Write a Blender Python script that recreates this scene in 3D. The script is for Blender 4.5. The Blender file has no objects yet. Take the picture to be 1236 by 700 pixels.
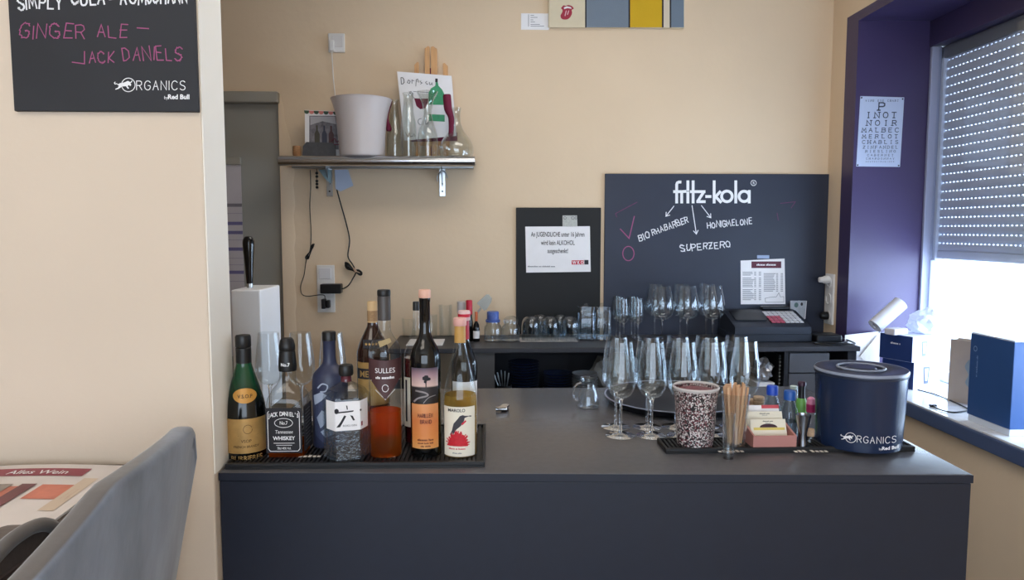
import bpy, bmesh, math, random
from mathutils import Vector, Matrix, Euler
from mathutils.geometry import tessellate_polygon
random.seed(7)
D = bpy.data
S = bpy.context.scene
COL = S.collection
R = math.radians
PI = math.pi

# ------------------------------------------------------------------ camera
FPX, CX, CY = 870.0, 618.0, 350.0          # focal length in pixels of the 1236x700 frame
EYE = Vector((0, 0, 1.5))
cam = D.objects.new('camera', D.cameras.new('camera'))
COL.objects.link(cam)
cam.data.sensor_width = 36
cam.data.lens = 36 * FPX / 1236
cam.data.clip_start = 0.02
cam.location = EYE
cam.rotation_euler = (R(90 - 4.8), 0, R(-1.71))
S.camera = cam
CROT = cam.rotation_euler.to_matrix()

# ------------------------------------------------------------------ world, lights, exposure
S.view_settings.view_transform = 'Standard'
S.view_settings.look = 'None'
S.view_settings.gamma = 1
S.view_settings.use_curve_mapping = False
S.view_settings.exposure = 0.16
S.cycles.max_bounces = 16
S.cycles.diffuse_bounces = 5
S.cycles.glossy_bounces = 8
S.cycles.transmission_bounces = 16
S.cycles.transparent_max_bounces = 40
S.cycles.sample_clamp_indirect = 6
S.cycles.caustics_reflective = False
S.cycles.caustics_refractive = False
S.cycles.blur_glossy = 0.5

w = D.worlds.new('daylight'); S.world = w; w.use_nodes = True
bg = w.node_tree.nodes['Background']
bg.inputs['Color'].default_value = (0.70, 0.84, 1.0, 1)
bg.inputs['Strength'].default_value = 5.0

def area(name, loc, rot, sx, sy, power, col):
    l = D.lights.new(name, 'AREA'); l.shape = 'RECTANGLE'; l.size = sx; l.size_y = sy
    l.energy = power; l.color = col
    o = D.objects.new(name, l); COL.objects.link(o)
    o.location = loc; o.rotation_euler = rot
    o['kind'] = 'helper'
    return o
# daylight of the shop front behind the camera (fills that opening), two lamps at the unseen, added ceiling panels
area('shopfront_daylight', (-0.3, -2.46, 1.55), (R(90), 0, 0), 3.6, 1.9, 9.5, (1.0, 0.97, 0.95))
area('added_panel_light', (-0.9, 0.1, 2.765), (0, 0, 0), 1.2, 0.6, 5.5, (1.0, 0.93, 0.84))
area('added_panel_light', (0.3, 2.1, 2.765), (0, 0, 0), 1.2, 0.6, 7, (1.0, 0.93, 0.84))
# daylight falling in through the window by the bar
area('window_daylight', (1.945, 2.25, 1.15), (0, R(90), 0), 0.46, 1.7, 20, (0.62, 0.80, 1.0))

# ------------------------------------------------------------------ pixel helpers
def ray(x, y):
    return CROT @ Vector(((x - CX) / FPX, -(y - CY) / FPX, -1))
def pz(x, y, z):                     # where the sight line meets height z
    d = ray(x, y); return EYE + d * ((z - EYE.z) / d.z)
def py(x, y, Y):                     # where it meets depth Y
    d = ray(x, y); return EYE + d * (Y / d.y)
def pX(x, y, X):
    d = ray(x, y); return EYE + d * (X / d.x)

# ------------------------------------------------------------------ materials
def lin(h):
    if not isinstance(h, str): return tuple(h) + (1,) if len(h) == 3 else h
    h = h.lstrip('#'); o = []
    for i in (0, 2, 4):
        c = int(h[i:i+2], 16) / 255
        o.append(c / 12.92 if c <= 0.04045 else ((c + 0.055) / 1.055) ** 2.4)
    return tuple(o) + (1,)
MATS = {}
def mat(name, col='#888888', rough=0.5, metal=0, var=0.0, scale=8, bump=0.0, bscale=60, spec=0.5,
        trans=0, ior=1.45, coat=0, emit=None, estr=1, sheen=0, stretch=None):
    if name in MATS: return MATS[name]
    m = D.materials.new(name); m.use_nodes = True; n = m.node_tree.nodes; l = m.node_tree.links
    b = n['Principled BSDF']; c = lin(col)
    b.inputs['Base Color'].default_value = c
    b.inputs['Roughness'].default_value = rough
    b.inputs['Metallic'].default_value = metal
    b.inputs['Specular IOR Level'].default_value = spec
    b.inputs['Transmission Weight'].default_value = trans
    b.inputs['IOR'].default_value = ior
    b.inputs['Coat Weight'].default_value = coat
    b.inputs['Coat Roughness'].default_value = 0.08
    b.inputs['Sheen Weight'].default_value = sheen
    if emit:
        b.inputs['Emission Color'].default_value = lin(emit); b.inputs['Emission Strength'].default_value = estr
    if var or bump:
        tc = n.new('ShaderNodeTexCoord'); mp = n.new('ShaderNodeMapping')
        l.new(tc.outputs['Object'], mp.inputs['Vector'])
        if stretch: mp.inputs['Scale'].default_value = stretch
    if var:
        t = n.new('ShaderNodeTexNoise'); t.inputs['Scale'].default_value = scale; t.inputs['Detail'].default_value = 6
        l.new(mp.outputs['Vector'], t.inputs['Vector'])
        r = n.new('ShaderNodeValToRGB')
        r.color_ramp.elements[0].position = 0.3; r.color_ramp.elements[1].position = 0.7
        r.color_ramp.elements[0].color = tuple(max(0, v * (1 - var)) for v in c[:3]) + (1,)
        r.color_ramp.elements[1].color = tuple(min(1, v * (1 + var)) for v in c[:3]) + (1,)
        l.new(t.outputs['Fac'], r.inputs['Fac']); l.new(r.outputs['Color'], b.inputs['Base Color'])
    if bump:
        t2 = n.new('ShaderNodeTexNoise'); t2.inputs['Scale'].default_value = bscale; t2.inputs['Detail'].default_value = 5
        l.new(mp.outputs['Vector'], t2.inputs['Vector'])
        bp = n.new('ShaderNodeBump'); bp.inputs['Strength'].default_value = bump; bp.inputs['Distance'].default_value = 0.01
        l.new(t2.outputs['Fac'], bp.inputs['Height']); l.new(bp.outputs['Normal'], b.inputs['Normal'])
    MATS[name] = m
    return m
def thin_glass(name, tint=(0.96, 0.97, 0.97), ior=1.5, rough=0.02, gain=1.0, bump=0, bscale=60):
    """a thin wall of glass: clear, with mirror reflection after Fresnel"""
    if name in MATS: return MATS[name]
    m = D.materials.new(name); m.use_nodes = True; n = m.node_tree.nodes; l = m.node_tree.links
    n.remove(n['Principled BSDF']); out = n['Material Output']
    t = n.new('ShaderNodeBsdfTransparent'); t.inputs['Color'].default_value = tuple(tint) + (1,)
    g = n.new('ShaderNodeBsdfGlossy'); g.inputs['Roughness'].default_value = rough
    g.inputs['Color'].default_value = (0.95, 0.97, 1, 1)
    lw = n.new('ShaderNodeLayerWeight'); lw.inputs['Blend'].default_value = 0.5      # Schlick's Fresnel, same on both faces
    pw = n.new('ShaderNodeMath'); pw.operation = 'POWER'; pw.inputs[1].default_value = 4.0
    l.new(lw.outputs['Facing'], pw.inputs[0])
    f = n.new('ShaderNodeMath'); f.operation = 'MULTIPLY_ADD'; f.inputs[1].default_value = 0.75; f.inputs[2].default_value = 0.035
    l.new(pw.outputs[0], f.inputs[0])
    mu = n.new('ShaderNodeMath'); mu.operation = 'MULTIPLY'; mu.use_clamp = True; mu.inputs[1].default_value = gain
    if bump:
        tc = n.new('ShaderNodeTexCoord'); t2 = n.new('ShaderNodeTexNoise'); t2.inputs['Scale'].default_value = bscale
        bp = n.new('ShaderNodeBump'); bp.inputs['Strength'].default_value = bump; bp.inputs['Distance'].default_value = 0.01
        l.new(tc.outputs['Object'], t2.inputs['Vector']); l.new(t2.outputs['Fac'], bp.inputs['Height'])
        l.new(bp.outputs[0], g.inputs['Normal']); l.new(bp.outputs[0], lw.inputs['Normal'])
    mx = n.new('ShaderNodeMixShader')
    l.new(f.outputs[0], mu.inputs[0]); l.new(mu.outputs[0], mx.inputs[0])
    l.new(t.outputs[0], mx.inputs[1]); l.new(g.outputs[0], mx.inputs[2]); l.new(mx.outputs[0], out.inputs['Surface'])
    MATS[name] = m
    return m
def liquid(name, col, mix=0.45):
    """coloured drink: lets tinted light through and glows a little where light enters"""
    if name in MATS: return MATS[name]
    m = D.materials.new(name); m.use_nodes = True; n = m.node_tree.nodes; l = m.node_tree.links
    n.remove(n['Principled BSDF']); out = n['Material Output']
    t = n.new('ShaderNodeBsdfTransparent'); t.inputs['Color'].default_value = lin(col)
    d = n.new('ShaderNodeBsdfTranslucent'); d.inputs['Color'].default_value = lin(col)
    mx = n.new('ShaderNodeMixShader'); mx.inputs[0].default_value = mix
    l.new(t.outputs[0], mx.inputs[1]); l.new(d.outputs[0], mx.inputs[2]); l.new(mx.outputs[0], out.inputs['Surface'])
    MATS[name] = m
    return m
def frosted(name, col, mix=0.5, rough=0.4):
    """milky sheet that scatters light through it"""
    if name in MATS: return MATS[name]
    m = D.materials.new(name); m.use_nodes = True; n = m.node_tree.nodes; l = m.node_tree.links
    b = n['Principled BSDF']; out = n['Material Output']
    b.inputs['Base Color'].default_value = lin(col); b.inputs['Roughness'].default_value = rough
    t = n.new('ShaderNodeBsdfTranslucent'); t.inputs['Color'].default_value = lin(col)
    mx = n.new('ShaderNodeMixShader'); mx.inputs[0].default_value = mix
    l.new(b.outputs[0], mx.inputs[1]); l.new(t.outputs[0], mx.inputs[2]); l.new(mx.outputs[0], out.inputs['Surface'])
    MATS[name] = m
    return m
def ramp_mat(name, stops, axis='Z', lo=0, hi=1, rough=0.5, noise=0.0, nscale=20):
    """colour bands along an object axis (flat print)"""
    if name in MATS: return MATS[name]
    m = D.materials.new(name); m.use_nodes = True; n = m.node_tree.nodes; l = m.node_tree.links
    b = n['Principled BSDF']; b.inputs['Roughness'].default_value = rough
    tc = n.new('ShaderNodeTexCoord'); sp = n.new('ShaderNodeSeparateXYZ'); l.new(tc.outputs['Object'], sp.inputs[0])
    mr = n.new('ShaderNodeMapRange'); mr.inputs['From Min'].default_value = lo; mr.inputs['From Max'].default_value = hi
    l.new(sp.outputs[axis], mr.inputs['Value'])
    src = mr.outputs[0]
    if noise:
        t = n.new('ShaderNodeTexNoise'); t.inputs['Scale'].default_value = nscale; l.new(tc.outputs['Object'], t.inputs['Vector'])
        ma = n.new('ShaderNodeMath'); ma.operation = 'MULTIPLY_ADD'; ma.inputs[1].default_value = noise
        l.new(t.outputs['Fac'], ma.inputs[0]); l.new(src, ma.inputs[2]); src = ma.outputs[0]
    r = n.new('ShaderNodeValToRGB'); e = r.color_ramp.elements
    e[0].position, e[0].color = stops[0][0], lin(stops[0][1])
    e[1].position, e[1].color = stops[-1][0], lin(stops[-1][1])
    for p, c in stops[1:-1]:
        k = e.new(p); k.color = lin(c)
    l.new(src, r.inputs['Fac']); l.new(r.outputs['Color'], b.inputs['Base Color'])
    MATS[name] = m
    return m

M_wall = mat('cream_plaster', '#e2cbae', 0.85, var=0.035, scale=2.2, bump=0.12, bscale=26, spec=0.2)
M_wall_pale = mat('pale_plaster', '#dac9b6', 0.85, var=0.03, scale=2.0, bump=0.14, bscale=18, spec=0.2)
M_purple = mat('purple_paint', '#40365a', 0.38, var=0.08, scale=3, bump=0.05, bscale=30)
M_ceil = mat('white_ceiling', '#efe9df', 0.9, var=0.02, bump=0.05)
M_floor = mat('brown_floor', '#8a7763', 0.4, var=0.15, scale=3)
M_counter = mat('charcoal_laminate', '#545357', 0.26, var=0.05, scale=60, bump=0.02, bscale=300)
M_front = mat('charcoal_front_panel', '#1c2231', 0.45, var=0.05, scale=40, bump=0.02, bscale=200)
M_board = mat('black_chalkboard', '#25262b', 0.62, var=0.12, scale=5)
M_boardblue = mat('slate_chalkboard', '#282e3f', 0.5, var=0.1, scale=4)
M_chalk = mat('white_chalk', '#e9e9ee', 0.9, var=0.06, scale=90)
M_chalkpink = mat('pink_chalk', '#a2567f', 0.9, var=0.1, scale=90)
M_chalkdim = mat('faded_pink_chalk', '#6b3a5c', 0.9, var=0.15, scale=90)
M_white = mat('white_print', '#f1f1f3', 0.7, var=0.01)
M_paper = mat('white_paper', '#f0eef0', 0.7, var=0.02, scale=20)
M_ink = mat('black_ink', '#25242a', 0.7, var=0.02)
M_inkgrey = mat('grey_ink', '#77767c', 0.7, var=0.02)
M_red = mat('red_print', '#c8203a', 0.6, var=0.03)
M_wine = mat('wine_red_cloth', '#6e1538', 0.75, var=0.1, bump=0.1)
M_chrome = mat('brushed_steel', '#c4c6ca', 0.22, metal=1, var=0.05, scale=30, stretch=(1, 30, 30))
M_steel = mat('zinc_steel', '#b4bac0', 0.3, metal=1, var=0.06, scale=40)
M_black = mat('black_plastic', '#17181b', 0.35, var=0.04, scale=30)
M_rubber = mat('black_rubber', '#17181c', 0.55, var=0.05, scale=40)
M_plug = mat('white_plastic', '#e6e4e2', 0.35, var=0.01)
M_glass = thin_glass('clear_glass')
M_solid = mat('solid_glass', '#ffffff', 0.0, trans=1, ior=1.45, var=0)
M_wood = mat('pale_wood', '#d2a06c', 0.55, var=0.15, scale=6, stretch=(30, 30, 2), bump=0.05)
M_greydoor = mat('grey_door_paint', '#98968f', 0.5, var=0.05, scale=2)
M_greytrim = mat('grey_trim_paint', '#9a968c', 0.5, var=0.06, scale=5)
M_pvc = mat('white_pvc', '#dfe3ea', 0.3, var=0.01)
M_navy = mat('navy_card', '#1d3366', 0.5, var=0.06, scale=10)

# ------------------------------------------------------------------ object helpers
def tag(o, label, cat, group=None):
    o['label'] = label; o['category'] = cat
    if group: o['group'] = group
    return o
def thing(name, label, cat, loc=(0, 0, 0), rz=0, group=None):
    o = D.objects.new(name, None); COL.objects.link(o); o.empty_display_size = 0.05
    o.location = loc; o.rotation_euler = (0, 0, rz)
    return tag(o, label, cat, group)
def obj(name, bm, m, parent=None, smooth=None, loc=None, label=None, kind=None):
    me = D.meshes.new(name)
    if isinstance(bm, bmesh.types.BMesh):
        bm.normal_update(); bm.to_mesh(me); bm.free()
    else:
        me.from_pydata(*bm); me.update()
    me.materials.append(m)
    if smooth is not None:
        for p in me.polygons: p.use_smooth = True
        if smooth < 180: me.set_sharp_from_angle(angle=R(smooth))
    o = D.objects.new(name, me); COL.objects.link(o)
    if parent: o.parent = parent
    if loc is not None: o.location = loc
    if label: o['label'] = label
    if kind: o['kind'] = kind
    return o
def struct(name, bm, m, **k):
    o = obj(name, bm, m, **k); o['kind'] = 'structure'; return o
def dup(root, loc=None, rz=None, label=None, group=None):
    r = root.copy(); COL.objects.link(r)
    if loc is not None: r.location = loc
    if rz is not None: r.rotation_euler = (0, 0, rz)
    if label: r['label'] = label
    if group: r['group'] = group
    for ch in list(root.children):
        c = ch.copy(); COL.objects.link(c); c.parent = r
        for g in list(ch.children):
            d = g.copy(); COL.objects.link(d); d.parent = c
    return r

# ------------------------------------------------------------------ mesh helpers
def box(x0, x1, y0, y1, z0, z1, bev=0, bm=None, seg=2):
    b = bm or bmesh.new()
    vs = [b.verts.new((x, y, z)) for x in (x0, x1) for y in (y0, y1) for z in (z0, z1)]
    fs = [b.faces.new([vs[i] for i in q]) for q in ((0,1,3,2),(4,6,7,5),(0,4,5,1),(2,3,7,6),(0,2,6,4),(1,5,7,3))]
    if bev:
        es = list({e for f in fs for e in f.edges})
        bmesh.ops.bevel(b, geom=es, offset=bev, segments=seg, profile=0.5, affect='EDGES')
    return b
def cbox(c, sx, sy, sz, bev=0, bm=None):          # box standing on point c
    return box(c[0]-sx/2, c[0]+sx/2, c[1]-sy/2, c[1]+sy/2, c[2], c[2]+sz, bev, bm)
def ringr(th, r, p):
    """radius at angle: p=2 circle, p>2 rounded square, p<0 rounded hexagon"""
    if p == 2: return r
    if p > 2: return r / (abs(math.cos(th))**p + abs(math.sin(th))**p) ** (1/p)
    a = th % (PI/3) - PI/6
    return r * (1 - (-p)) + (-p) * r * math.cos(PI/6) / math.cos(a) * 1.06
def lathe(prof, seg=40, bm=None, c=(0, 0, 0), cap0=True, cap1=True):
    """prof: (r, z) or (r, z, p); turns it about z"""
    b = bm or bmesh.new(); rings = []
    for q in prof:
        r, z = q[0], q[1]; p = q[2] if len(q) > 2 else 2
        if r < 1e-5: rings.append([b.verts.new((c[0], c[1], c[2]+z))]); continue
        ring = []
        for i in range(seg):
            th = 2*PI*i/seg; rr = ringr(th, r, p)
            ring.append(b.verts.new((c[0]+rr*math.cos(th), c[1]+rr*math.sin(th), c[2]+z)))
        rings.append(ring)
    for a, d in zip(rings, rings[1:]):
        if len(a) == 1 and len(d) == 1: continue
        for i in range(seg):
            j = (i+1) % seg
            if len(a) == 1: b.faces.new((a[0], d[j], d[i]))
            elif len(d) == 1: b.faces.new((a[i], a[j], d[0]))
            else: b.faces.new((a[i], a[j], d[j], d[i]))
    if cap0 and len(rings[0]) > 1: b.faces.new(list(reversed(rings[0])))
    if cap1 and len(rings[-1]) > 1: b.faces.new(rings[-1])
    return b
def spline(pts, n=6):
    """Catmull-Rom through points of any dimension"""
    P = [tuple(p) for p in pts]; out = []
    for i in range(len(P)-1):
        p0 = P[max(i-1, 0)]; p1 = P[i]; p2 = P[i+1]; p3 = P[min(i+2, len(P)-1)]
        for k in range(n):
            t = k/n
            out.append(tuple(0.5*(2*b + (c-a)*t + (2*a-5*b+4*c-d)*t*t + (-a+3*b-3*c+d)*t**3)
                             for a, b, c, d in zip(p0, p1, p2, p3)))
    out.append(P[-1]); return out
def tube(pts, r, seg=8, bm=None, closed=False):
    b = bm or bmesh.new(); pts = [Vector(p) for p in pts]; rings = []
    n = len(pts); up = Vector((0.13, 0.2, 1)).normalized()
    rr = r if isinstance(r, (list, tuple)) else [r]*n
    for i, p in enumerate(pts):
        if closed: d = pts[(i+1) % n] - pts[i-1]
        else: d = pts[min(i+1, n-1)] - pts[max(i-1, 0)]
        d.normalize()
        s = d.cross(up)
        if s.length < 0.05: s = d.cross(Vector((1, 0, 0)))
        s.normalize(); t = s.cross(d).normalized(); up = t
        rings.append([b.verts.new(p + rr[i]*(math.cos(2*PI*k/seg)*s + math.sin(2*PI*k/seg)*t)) for k in range(seg)])
    m = n if closed else n-1
    for i in range(m):
        a, c = rings[i], rings[(i+1) % n]
        for k in range(seg):
            j = (k+1) % seg; b.faces.new((a[k], c[k], c[j], a[j]))
    if not closed:
        b.faces.new(rings[0]); b.faces.new(list(reversed(rings[-1])))
    bmesh.ops.recalc_face_normals(b, faces=b.faces)
    return b
def prism(pts, thick, fr=None):
    """outline in (u,v) extruded by thick along +w; fr maps (u,v,w) to space"""
    fr = fr or (lambda u, v, w: (u, w, v))
    b = bmesh.new(); n = len(pts)
    A = [b.verts.new(fr(u, v, 0)) for u, v in pts]; B = [b.verts.new(fr(u, v, thick)) for u, v in pts]
    b.faces.new(A); b.faces.new(list(reversed(B)))
    for i in range(n): b.faces.new((A[i], B[i], B[(i+1) % n], A[(i+1) % n]))
    bmesh.ops.recalc_face_normals(b, faces=b.faces)
    return b

# ------------------------------------------------------------------ lettering
GL = {
'A':"0,0 3,10 6,0;1,4 5,4",'B':"0,0 0,10 4,10 5.5,9 5.5,6.5 4,5.3 0,5.3;4,5.3 6,4 6,1.5 4.5,0 0,0",
'C':"6.2,8.3 4.5,10 2.2,10 0,7.5 0,2.5 2.2,0 4.5,0 6.2,1.7",'D':"0,0 0,10 3,10 6,7.5 6,2.5 3,0 0,0",
'E':"5.3,10 0,10 0,0 5.3,0;0,5.2 4.5,5.2",'F':"5.3,10 0,10 0,0;0,5.2 4.5,5.2",
'G':"6.4,8.3 4.7,10 2.2,10 0,7.5 0,2.5 2.2,0 4.7,0 6.4,2 6.4,4.8 3.7,4.8",'H':"0,0 0,10;6,0 6,10;0,5 6,5",'I':"0,0 0,10",
'J':"4,10 4,2 2.6,0 1.4,0 0,2",'K':"0,0 0,10;5.5,10 0,4.5 5.8,0",'L':"0,10 0,0 5,0",'M':"0,0 0.6,10 3.5,3 6.4,10 7,0",
'N':"0,0 0,10 6,0 6,10",'O':"3.4,10 1,9 0,5 1,1 3.4,0 5.8,1 6.8,5 5.8,9 3.4,10",'P':"0,0 0,10 4,10 5.6,8.8 5.6,6 4,4.8 0,4.8",
'R':"0,0 0,10 4,10 5.6,8.8 5.6,6.2 4,5 0,5;3,5 6,0",'S':"5.6,8.6 4.3,10 1.7,10 0.3,8.6 0.3,6.6 1.7,5.4 4.3,4.6 5.7,3.4 5.7,1.4 4.3,0 1.7,0 0.2,1.4",
'T':"0,10 6,10;3,10 3,0",'U':"0,10 0,2.5 1.5,0 4.5,0 6,2.5 6,10",'V':"0,10 3,0 6,10",'W':"0,10 1.8,0 4,7 6.2,0 8,10",
'X':"0,0 6,10;0,10 6,0",'Y':"0,10 3,5 6,10;3,5 3,0",'Z':"0,10 6,10 0,0 6,0;1.5,5 4.5,5",'-':"0.5,4.5 5,4.5",'.':"0,0 0.2,0.4",
'6':"5,9.4 3,10 1,8 0,4 1,0.8 3,0 5,1.5 5,4 3,5.6 0.6,4.4",'1':"0,8 2,10 2,0"}
ROUND = set('CGOSJU6')
def chaikin(p, n=2):
    for _ in range(n):
        q = [p[0]]
        for a, b in zip(p, p[1:]):
            q += [(a[0]*.75+b[0]*.25, a[1]*.75+b[1]*.25), (a[0]*.25+b[0]*.75, a[1]*.25+b[1]*.75)]
        p = q + [p[-1]]
    return p
def glyph(ch):
    ls = [[tuple(float(v)/10 for v in q.split(',')) for q in s.split()] for s in GL[ch].split(';')]
    if ch in ROUND: ls = [chaikin(l) for l in ls]
    return ls
def write(s, x, y, h, sp=0.28, rot=0, jit=0, slant=0, serif=False, wx=1.0):
    """stroke polylines of text; y down; h = cap height; rot in degrees, up positive"""
    out = []; u = 0; ca, sa = math.cos(R(rot)), math.sin(R(rot))
    for ch in s:
        if ch == ' ': u += 0.5; continue
        g = glyph(ch); w_ = max(p[0] for l in g for p in l)
        j = (random.uniform(-jit, jit), random.uniform(-jit, jit), 1 + random.uniform(-jit, jit))
        if serif:
            extra = []
            for l in g:
                for e, f in ((l[0], l[1]), (l[-1], l[-2])):
                    if abs(e[0]-f[0]) < 0.12 and (e[1] in (0, 1)): extra.append([(e[0]-.16, e[1]), (e[0]+.16, e[1])])
            g = g + extra
        for l in g:
            q = []
            for a, b in l:
                a += random.uniform(-jit, jit)*.6; b += random.uniform(-jit, jit)*.6
                a, b = (u + (a + (slant+j[0]*2)*b)*j[2]) * wx, b * j[2] + j[1]
                q.append((x + h*(a*ca - b*sa), y - h*(a*sa + b*ca)))
            out.append(q)
        u += w_ + sp
    return out
def textw(s, sp=0.28):
    u = 0
    for ch in s:
        u += 0.5 if ch == ' ' else max(p[0] for l in glyph(ch) for p in l) + sp
    return u - sp
def ribbons(lines, wd, fmap, bm=None):
    """mitred flat strokes; each stroke lies a hair above the one before"""
    b = bm or bmesh.new(); h = wd/2
    for li, l in enumerate(lines):
        l = [p for i, p in enumerate(l) if i == 0 or math.hypot(p[0]-l[i-1][0], p[1]-l[i-1][1]) > 1e-6]
        if len(l) < 2: continue
        n = len(l); closed = n > 3 and math.hypot(l[0][0]-l[-1][0], l[0][1]-l[-1][1]) < 1e-4
        if closed: l = l[:-1]; n -= 1
        def dr(i, j):
            dx, dy = l[j][0]-l[i][0], l[j][1]-l[i][1]; L = math.hypot(dx, dy); return dx/L, dy/L
        L_, R_ = [], []
        for i in range(n):
            if closed: d0, d1 = dr(i-1, i), dr(i, (i+1) % n)
            else:
                d1 = dr(i, i+1) if i < n-1 else dr(i-1, i); d0 = dr(i-1, i) if i > 0 else d1
            nx, ny = -(d0[1]+d1[1]), d0[0]+d1[0]; q = math.hypot(nx, ny)
            if q < 1e-6: nx, ny, q = -d0[1], d0[0], 1
            nx, ny = nx/q, ny/q
            k = h/max(.45, nx*-d0[1]+ny*d0[0])
            x, y = l[i]
            if not closed and i == 0: x, y = x-d1[0]*h*.5, y-d1[1]*h*.5
            if not closed and i == n-1: x, y = x+d0[0]*h*.5, y+d0[1]*h*.5
            L_.append((x+nx*k, y+ny*k)); R_.append((x-nx*k, y-ny*k))
        x0, y0 = l[0]; e = wd*.1
        o = Vector(fmap(x0, y0)); nn = (Vector(fmap(x0+e, y0))-o).cross(Vector(fmap(x0, y0-e))-o)
        nn = nn.normalized()*(li % 12)*2.5e-5 if nn.length > 0 else Vector((0, 0, 0))
        A = [b.verts.new(Vector(fmap(*p))+nn) for p in L_]; B = [b.verts.new(Vector(fmap(*p))+nn) for p in R_]
        for i in range(n if closed else n-1):
            j = (i+1) % n; b.faces.new((A[i], A[j], B[j], B[i]))
    return b
def poly(pts, fmap, bm=None):
    """filled outline, cut finely so that it follows a curved surface"""
    b = bm or bmesh.new(); t = bmesh.new()
    tv = [t.verts.new((p[0], p[1], 0)) for p in pts]
    for q in tessellate_polygon([[Vector((p[0], p[1], 0)) for p in pts]]):
        try: t.faces.new([tv[i] for i in q])
        except ValueError: pass
    ext = max(max(p[0] for p in pts)-min(p[0] for p in pts), max(p[1] for p in pts)-min(p[1] for p in pts))
    for _ in range(4):
        es = [e for e in t.edges if e.calc_length() > ext*.10]
        if es: bmesh.ops.subdivide_edges(t, edges=es, cuts=1, use_grid_fill=False); bmesh.ops.triangulate(t, faces=t.faces)
    vm = {v: b.verts.new(fmap(v.co.x, v.co.y)) for v in t.verts}
    for f in t.faces: b.faces.new([vm[v] for v in f.verts])
    t.free()
    return b
def grid(x0, x1, y0, y1, fmap, nx=1, ny=1, bm=None):
    b = bm or bmesh.new()
    V = [[b.verts.new(fmap(x0+(x1-x0)*i/nx, y0+(y1-y0)*j/ny)) for j in range(ny+1)] for i in range(nx+1)]
    for i in range(nx):
        for j in range(ny): b.faces.new((V[i][j], V[i+1][j], V[i+1][j+1], V[i][j+1]))
    return b
def oval(cx, cy, rx, ry, n=28):
    return [(cx+rx*math.cos(2*PI*i/n), cy+ry*math.sin(2*PI*i/n)) for i in range(n)]
def ptext(s, x, y, h, fmap, bold=0.0, align='LEFT', sx=1.0, bm=None, shear=0, space=1.0):
    """printed text with Blender's own font, baseline at x,y, h = cap height, y down"""
    cu = D.curves.new('print', 'FONT'); cu.body = s; cu.size = 1; cu.align_x = align
    cu.offset = bold; cu.shear = shear; cu.resolution_u = 3; cu.space_character = space
    o = D.objects.new('print', cu); COL.objects.link(o)
    dg = bpy.context.evaluated_depsgraph_get(); me = o.evaluated_get(dg).to_mesh()
    b = bm or bmesh.new(); k = h / 0.70
    vs = [b.verts.new(fmap(x + v.co.x*k*sx, y - v.co.y*k)) for v in me.vertices]
    for p in me.polygons:
        try: b.faces.new([vs[i] for i in p.vertices])
        except ValueError: pass
    o.evaluated_get(dg).to_mesh_clear(); D.objects.remove(o); D.curves.remove(cu)
    return b
def greek(counts, x, y, h, fmap, align='LEFT', bm=None, seed=1):
    """print too small to read: words as rows of little strokes; counts = letters per word"""
    b = bm or bmesh.new(); rn = random.Random(seed); w_ = sum(counts)*.62 + (len(counts)-1)*.5
    u = x - (w_*h/2 if align == 'CENTER' else 0)
    for n in counts:
        for _ in range(n):
            hh = h*rn.choice((.72, .72, 1.0)); grid(u, u+h*.44, y-hh, y, fmap, bm=b); u += h*.62
        u += h*.5
    return b
def letter(parent, bm, m, name='lettering', label=None):
    o = obj(name, bm, m, parent, label=label); return o
def wpy(Y):     return lambda x, y: py(x, y, Y)
def organics(x, y, h, fmap, bull=1.0):
    """thin capitals with a bull charging through the O; x,y = baseline left of the O; returns one mesh"""
    b = bmesh.new()
    O = oval(x+h*.72, y-h*.55, h*.74, h*.74, 36); ribbons([O+[O[0]]], h*.085, fmap, b)
    u = x + h*1.62
    for ch in 'RGANICS':
        g = write(ch, u, y, h*.98, wx=1.0); ribbons(g, h*.085, fmap, b)
        u += (textw(ch) + .30)*h*.98
    B = [(-1.15,.75),(-.8,.95),(-.3,1.0),(.1,1.15),(.4,1.3),(.65,1.25),(.85,1.05),(1.0,.75),(.95,.5),(.8,.45),(.7,.62),(.5,.6),(.45,.35),(.68,.15),
         (.5,.02),(.28,.25),(.18,.45),(-.2,.42),(-.5,.42),(-.75,.2),(-1.1,.0),(-1.5,-.12),(-1.58,.02),(-1.15,.2),(-1.0,.48)]
    mp = lambda p: (x+h*.35+p[0]*h*bull, y-h*.1-p[1]*h*bull)
    poly([mp(p) for p in B], fmap, b)
    ribbons([[mp(p) for p in [(-1.1,.72),(-1.35,.85),(-1.6,.8),(-1.72,.98),(-1.58,1.12)]], [mp(p) for p in [(.82,1.05),(1.05,1.12),(1.12,1.32)]]], h*.09, fmap, b)
    ptext('by', u-h*2.6, y+h*1.0, h*.34, fmap, bm=b)
    ptext('Red Bull', u-h*2.2, y+h*1.0, h*.5, fmap, bold=.03, bm=b)
    return b
# ================================================================== the room
XR, YB, YJ, XW = 1.597, 3.4, 3.158, 1.913      # right wall, back wall, far jamb of the window niche, window plane
ZC = 1.0                                        # bar top height
struct('floor', box(-3.2, 2.2, -2.6, 3.6, -0.06, 0.0), M_floor)
struct('ceiling', box(-3.2, 2.2, -2.6, 3.6, 2.8, 2.9), M_ceil)
bw = box(-3.2, -1.70, YB, YB+.12, 0, 2.8)
box(-1.70, -0.972, YB, YB+.12, 2.09, 2.8, bm=bw)
box(-0.972, XR+.02, YB, YB+.12, 0, 2.8, bm=bw)
struct('wall_back', bw, M_wall)
rw = box(XR, XR+.12, YJ, YB, 0, 2.8)
box(XR, XR+.12, 1.25, YJ, 0, .80, bm=rw)
box(XR, XR+.12, 1.25, YJ, 2.42, 2.8, bm=rw)
box(XR, XR+.12, -2.6, 1.25, 0, 2.8, bm=rw)
struct('wall_right', rw, M_wall)
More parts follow.
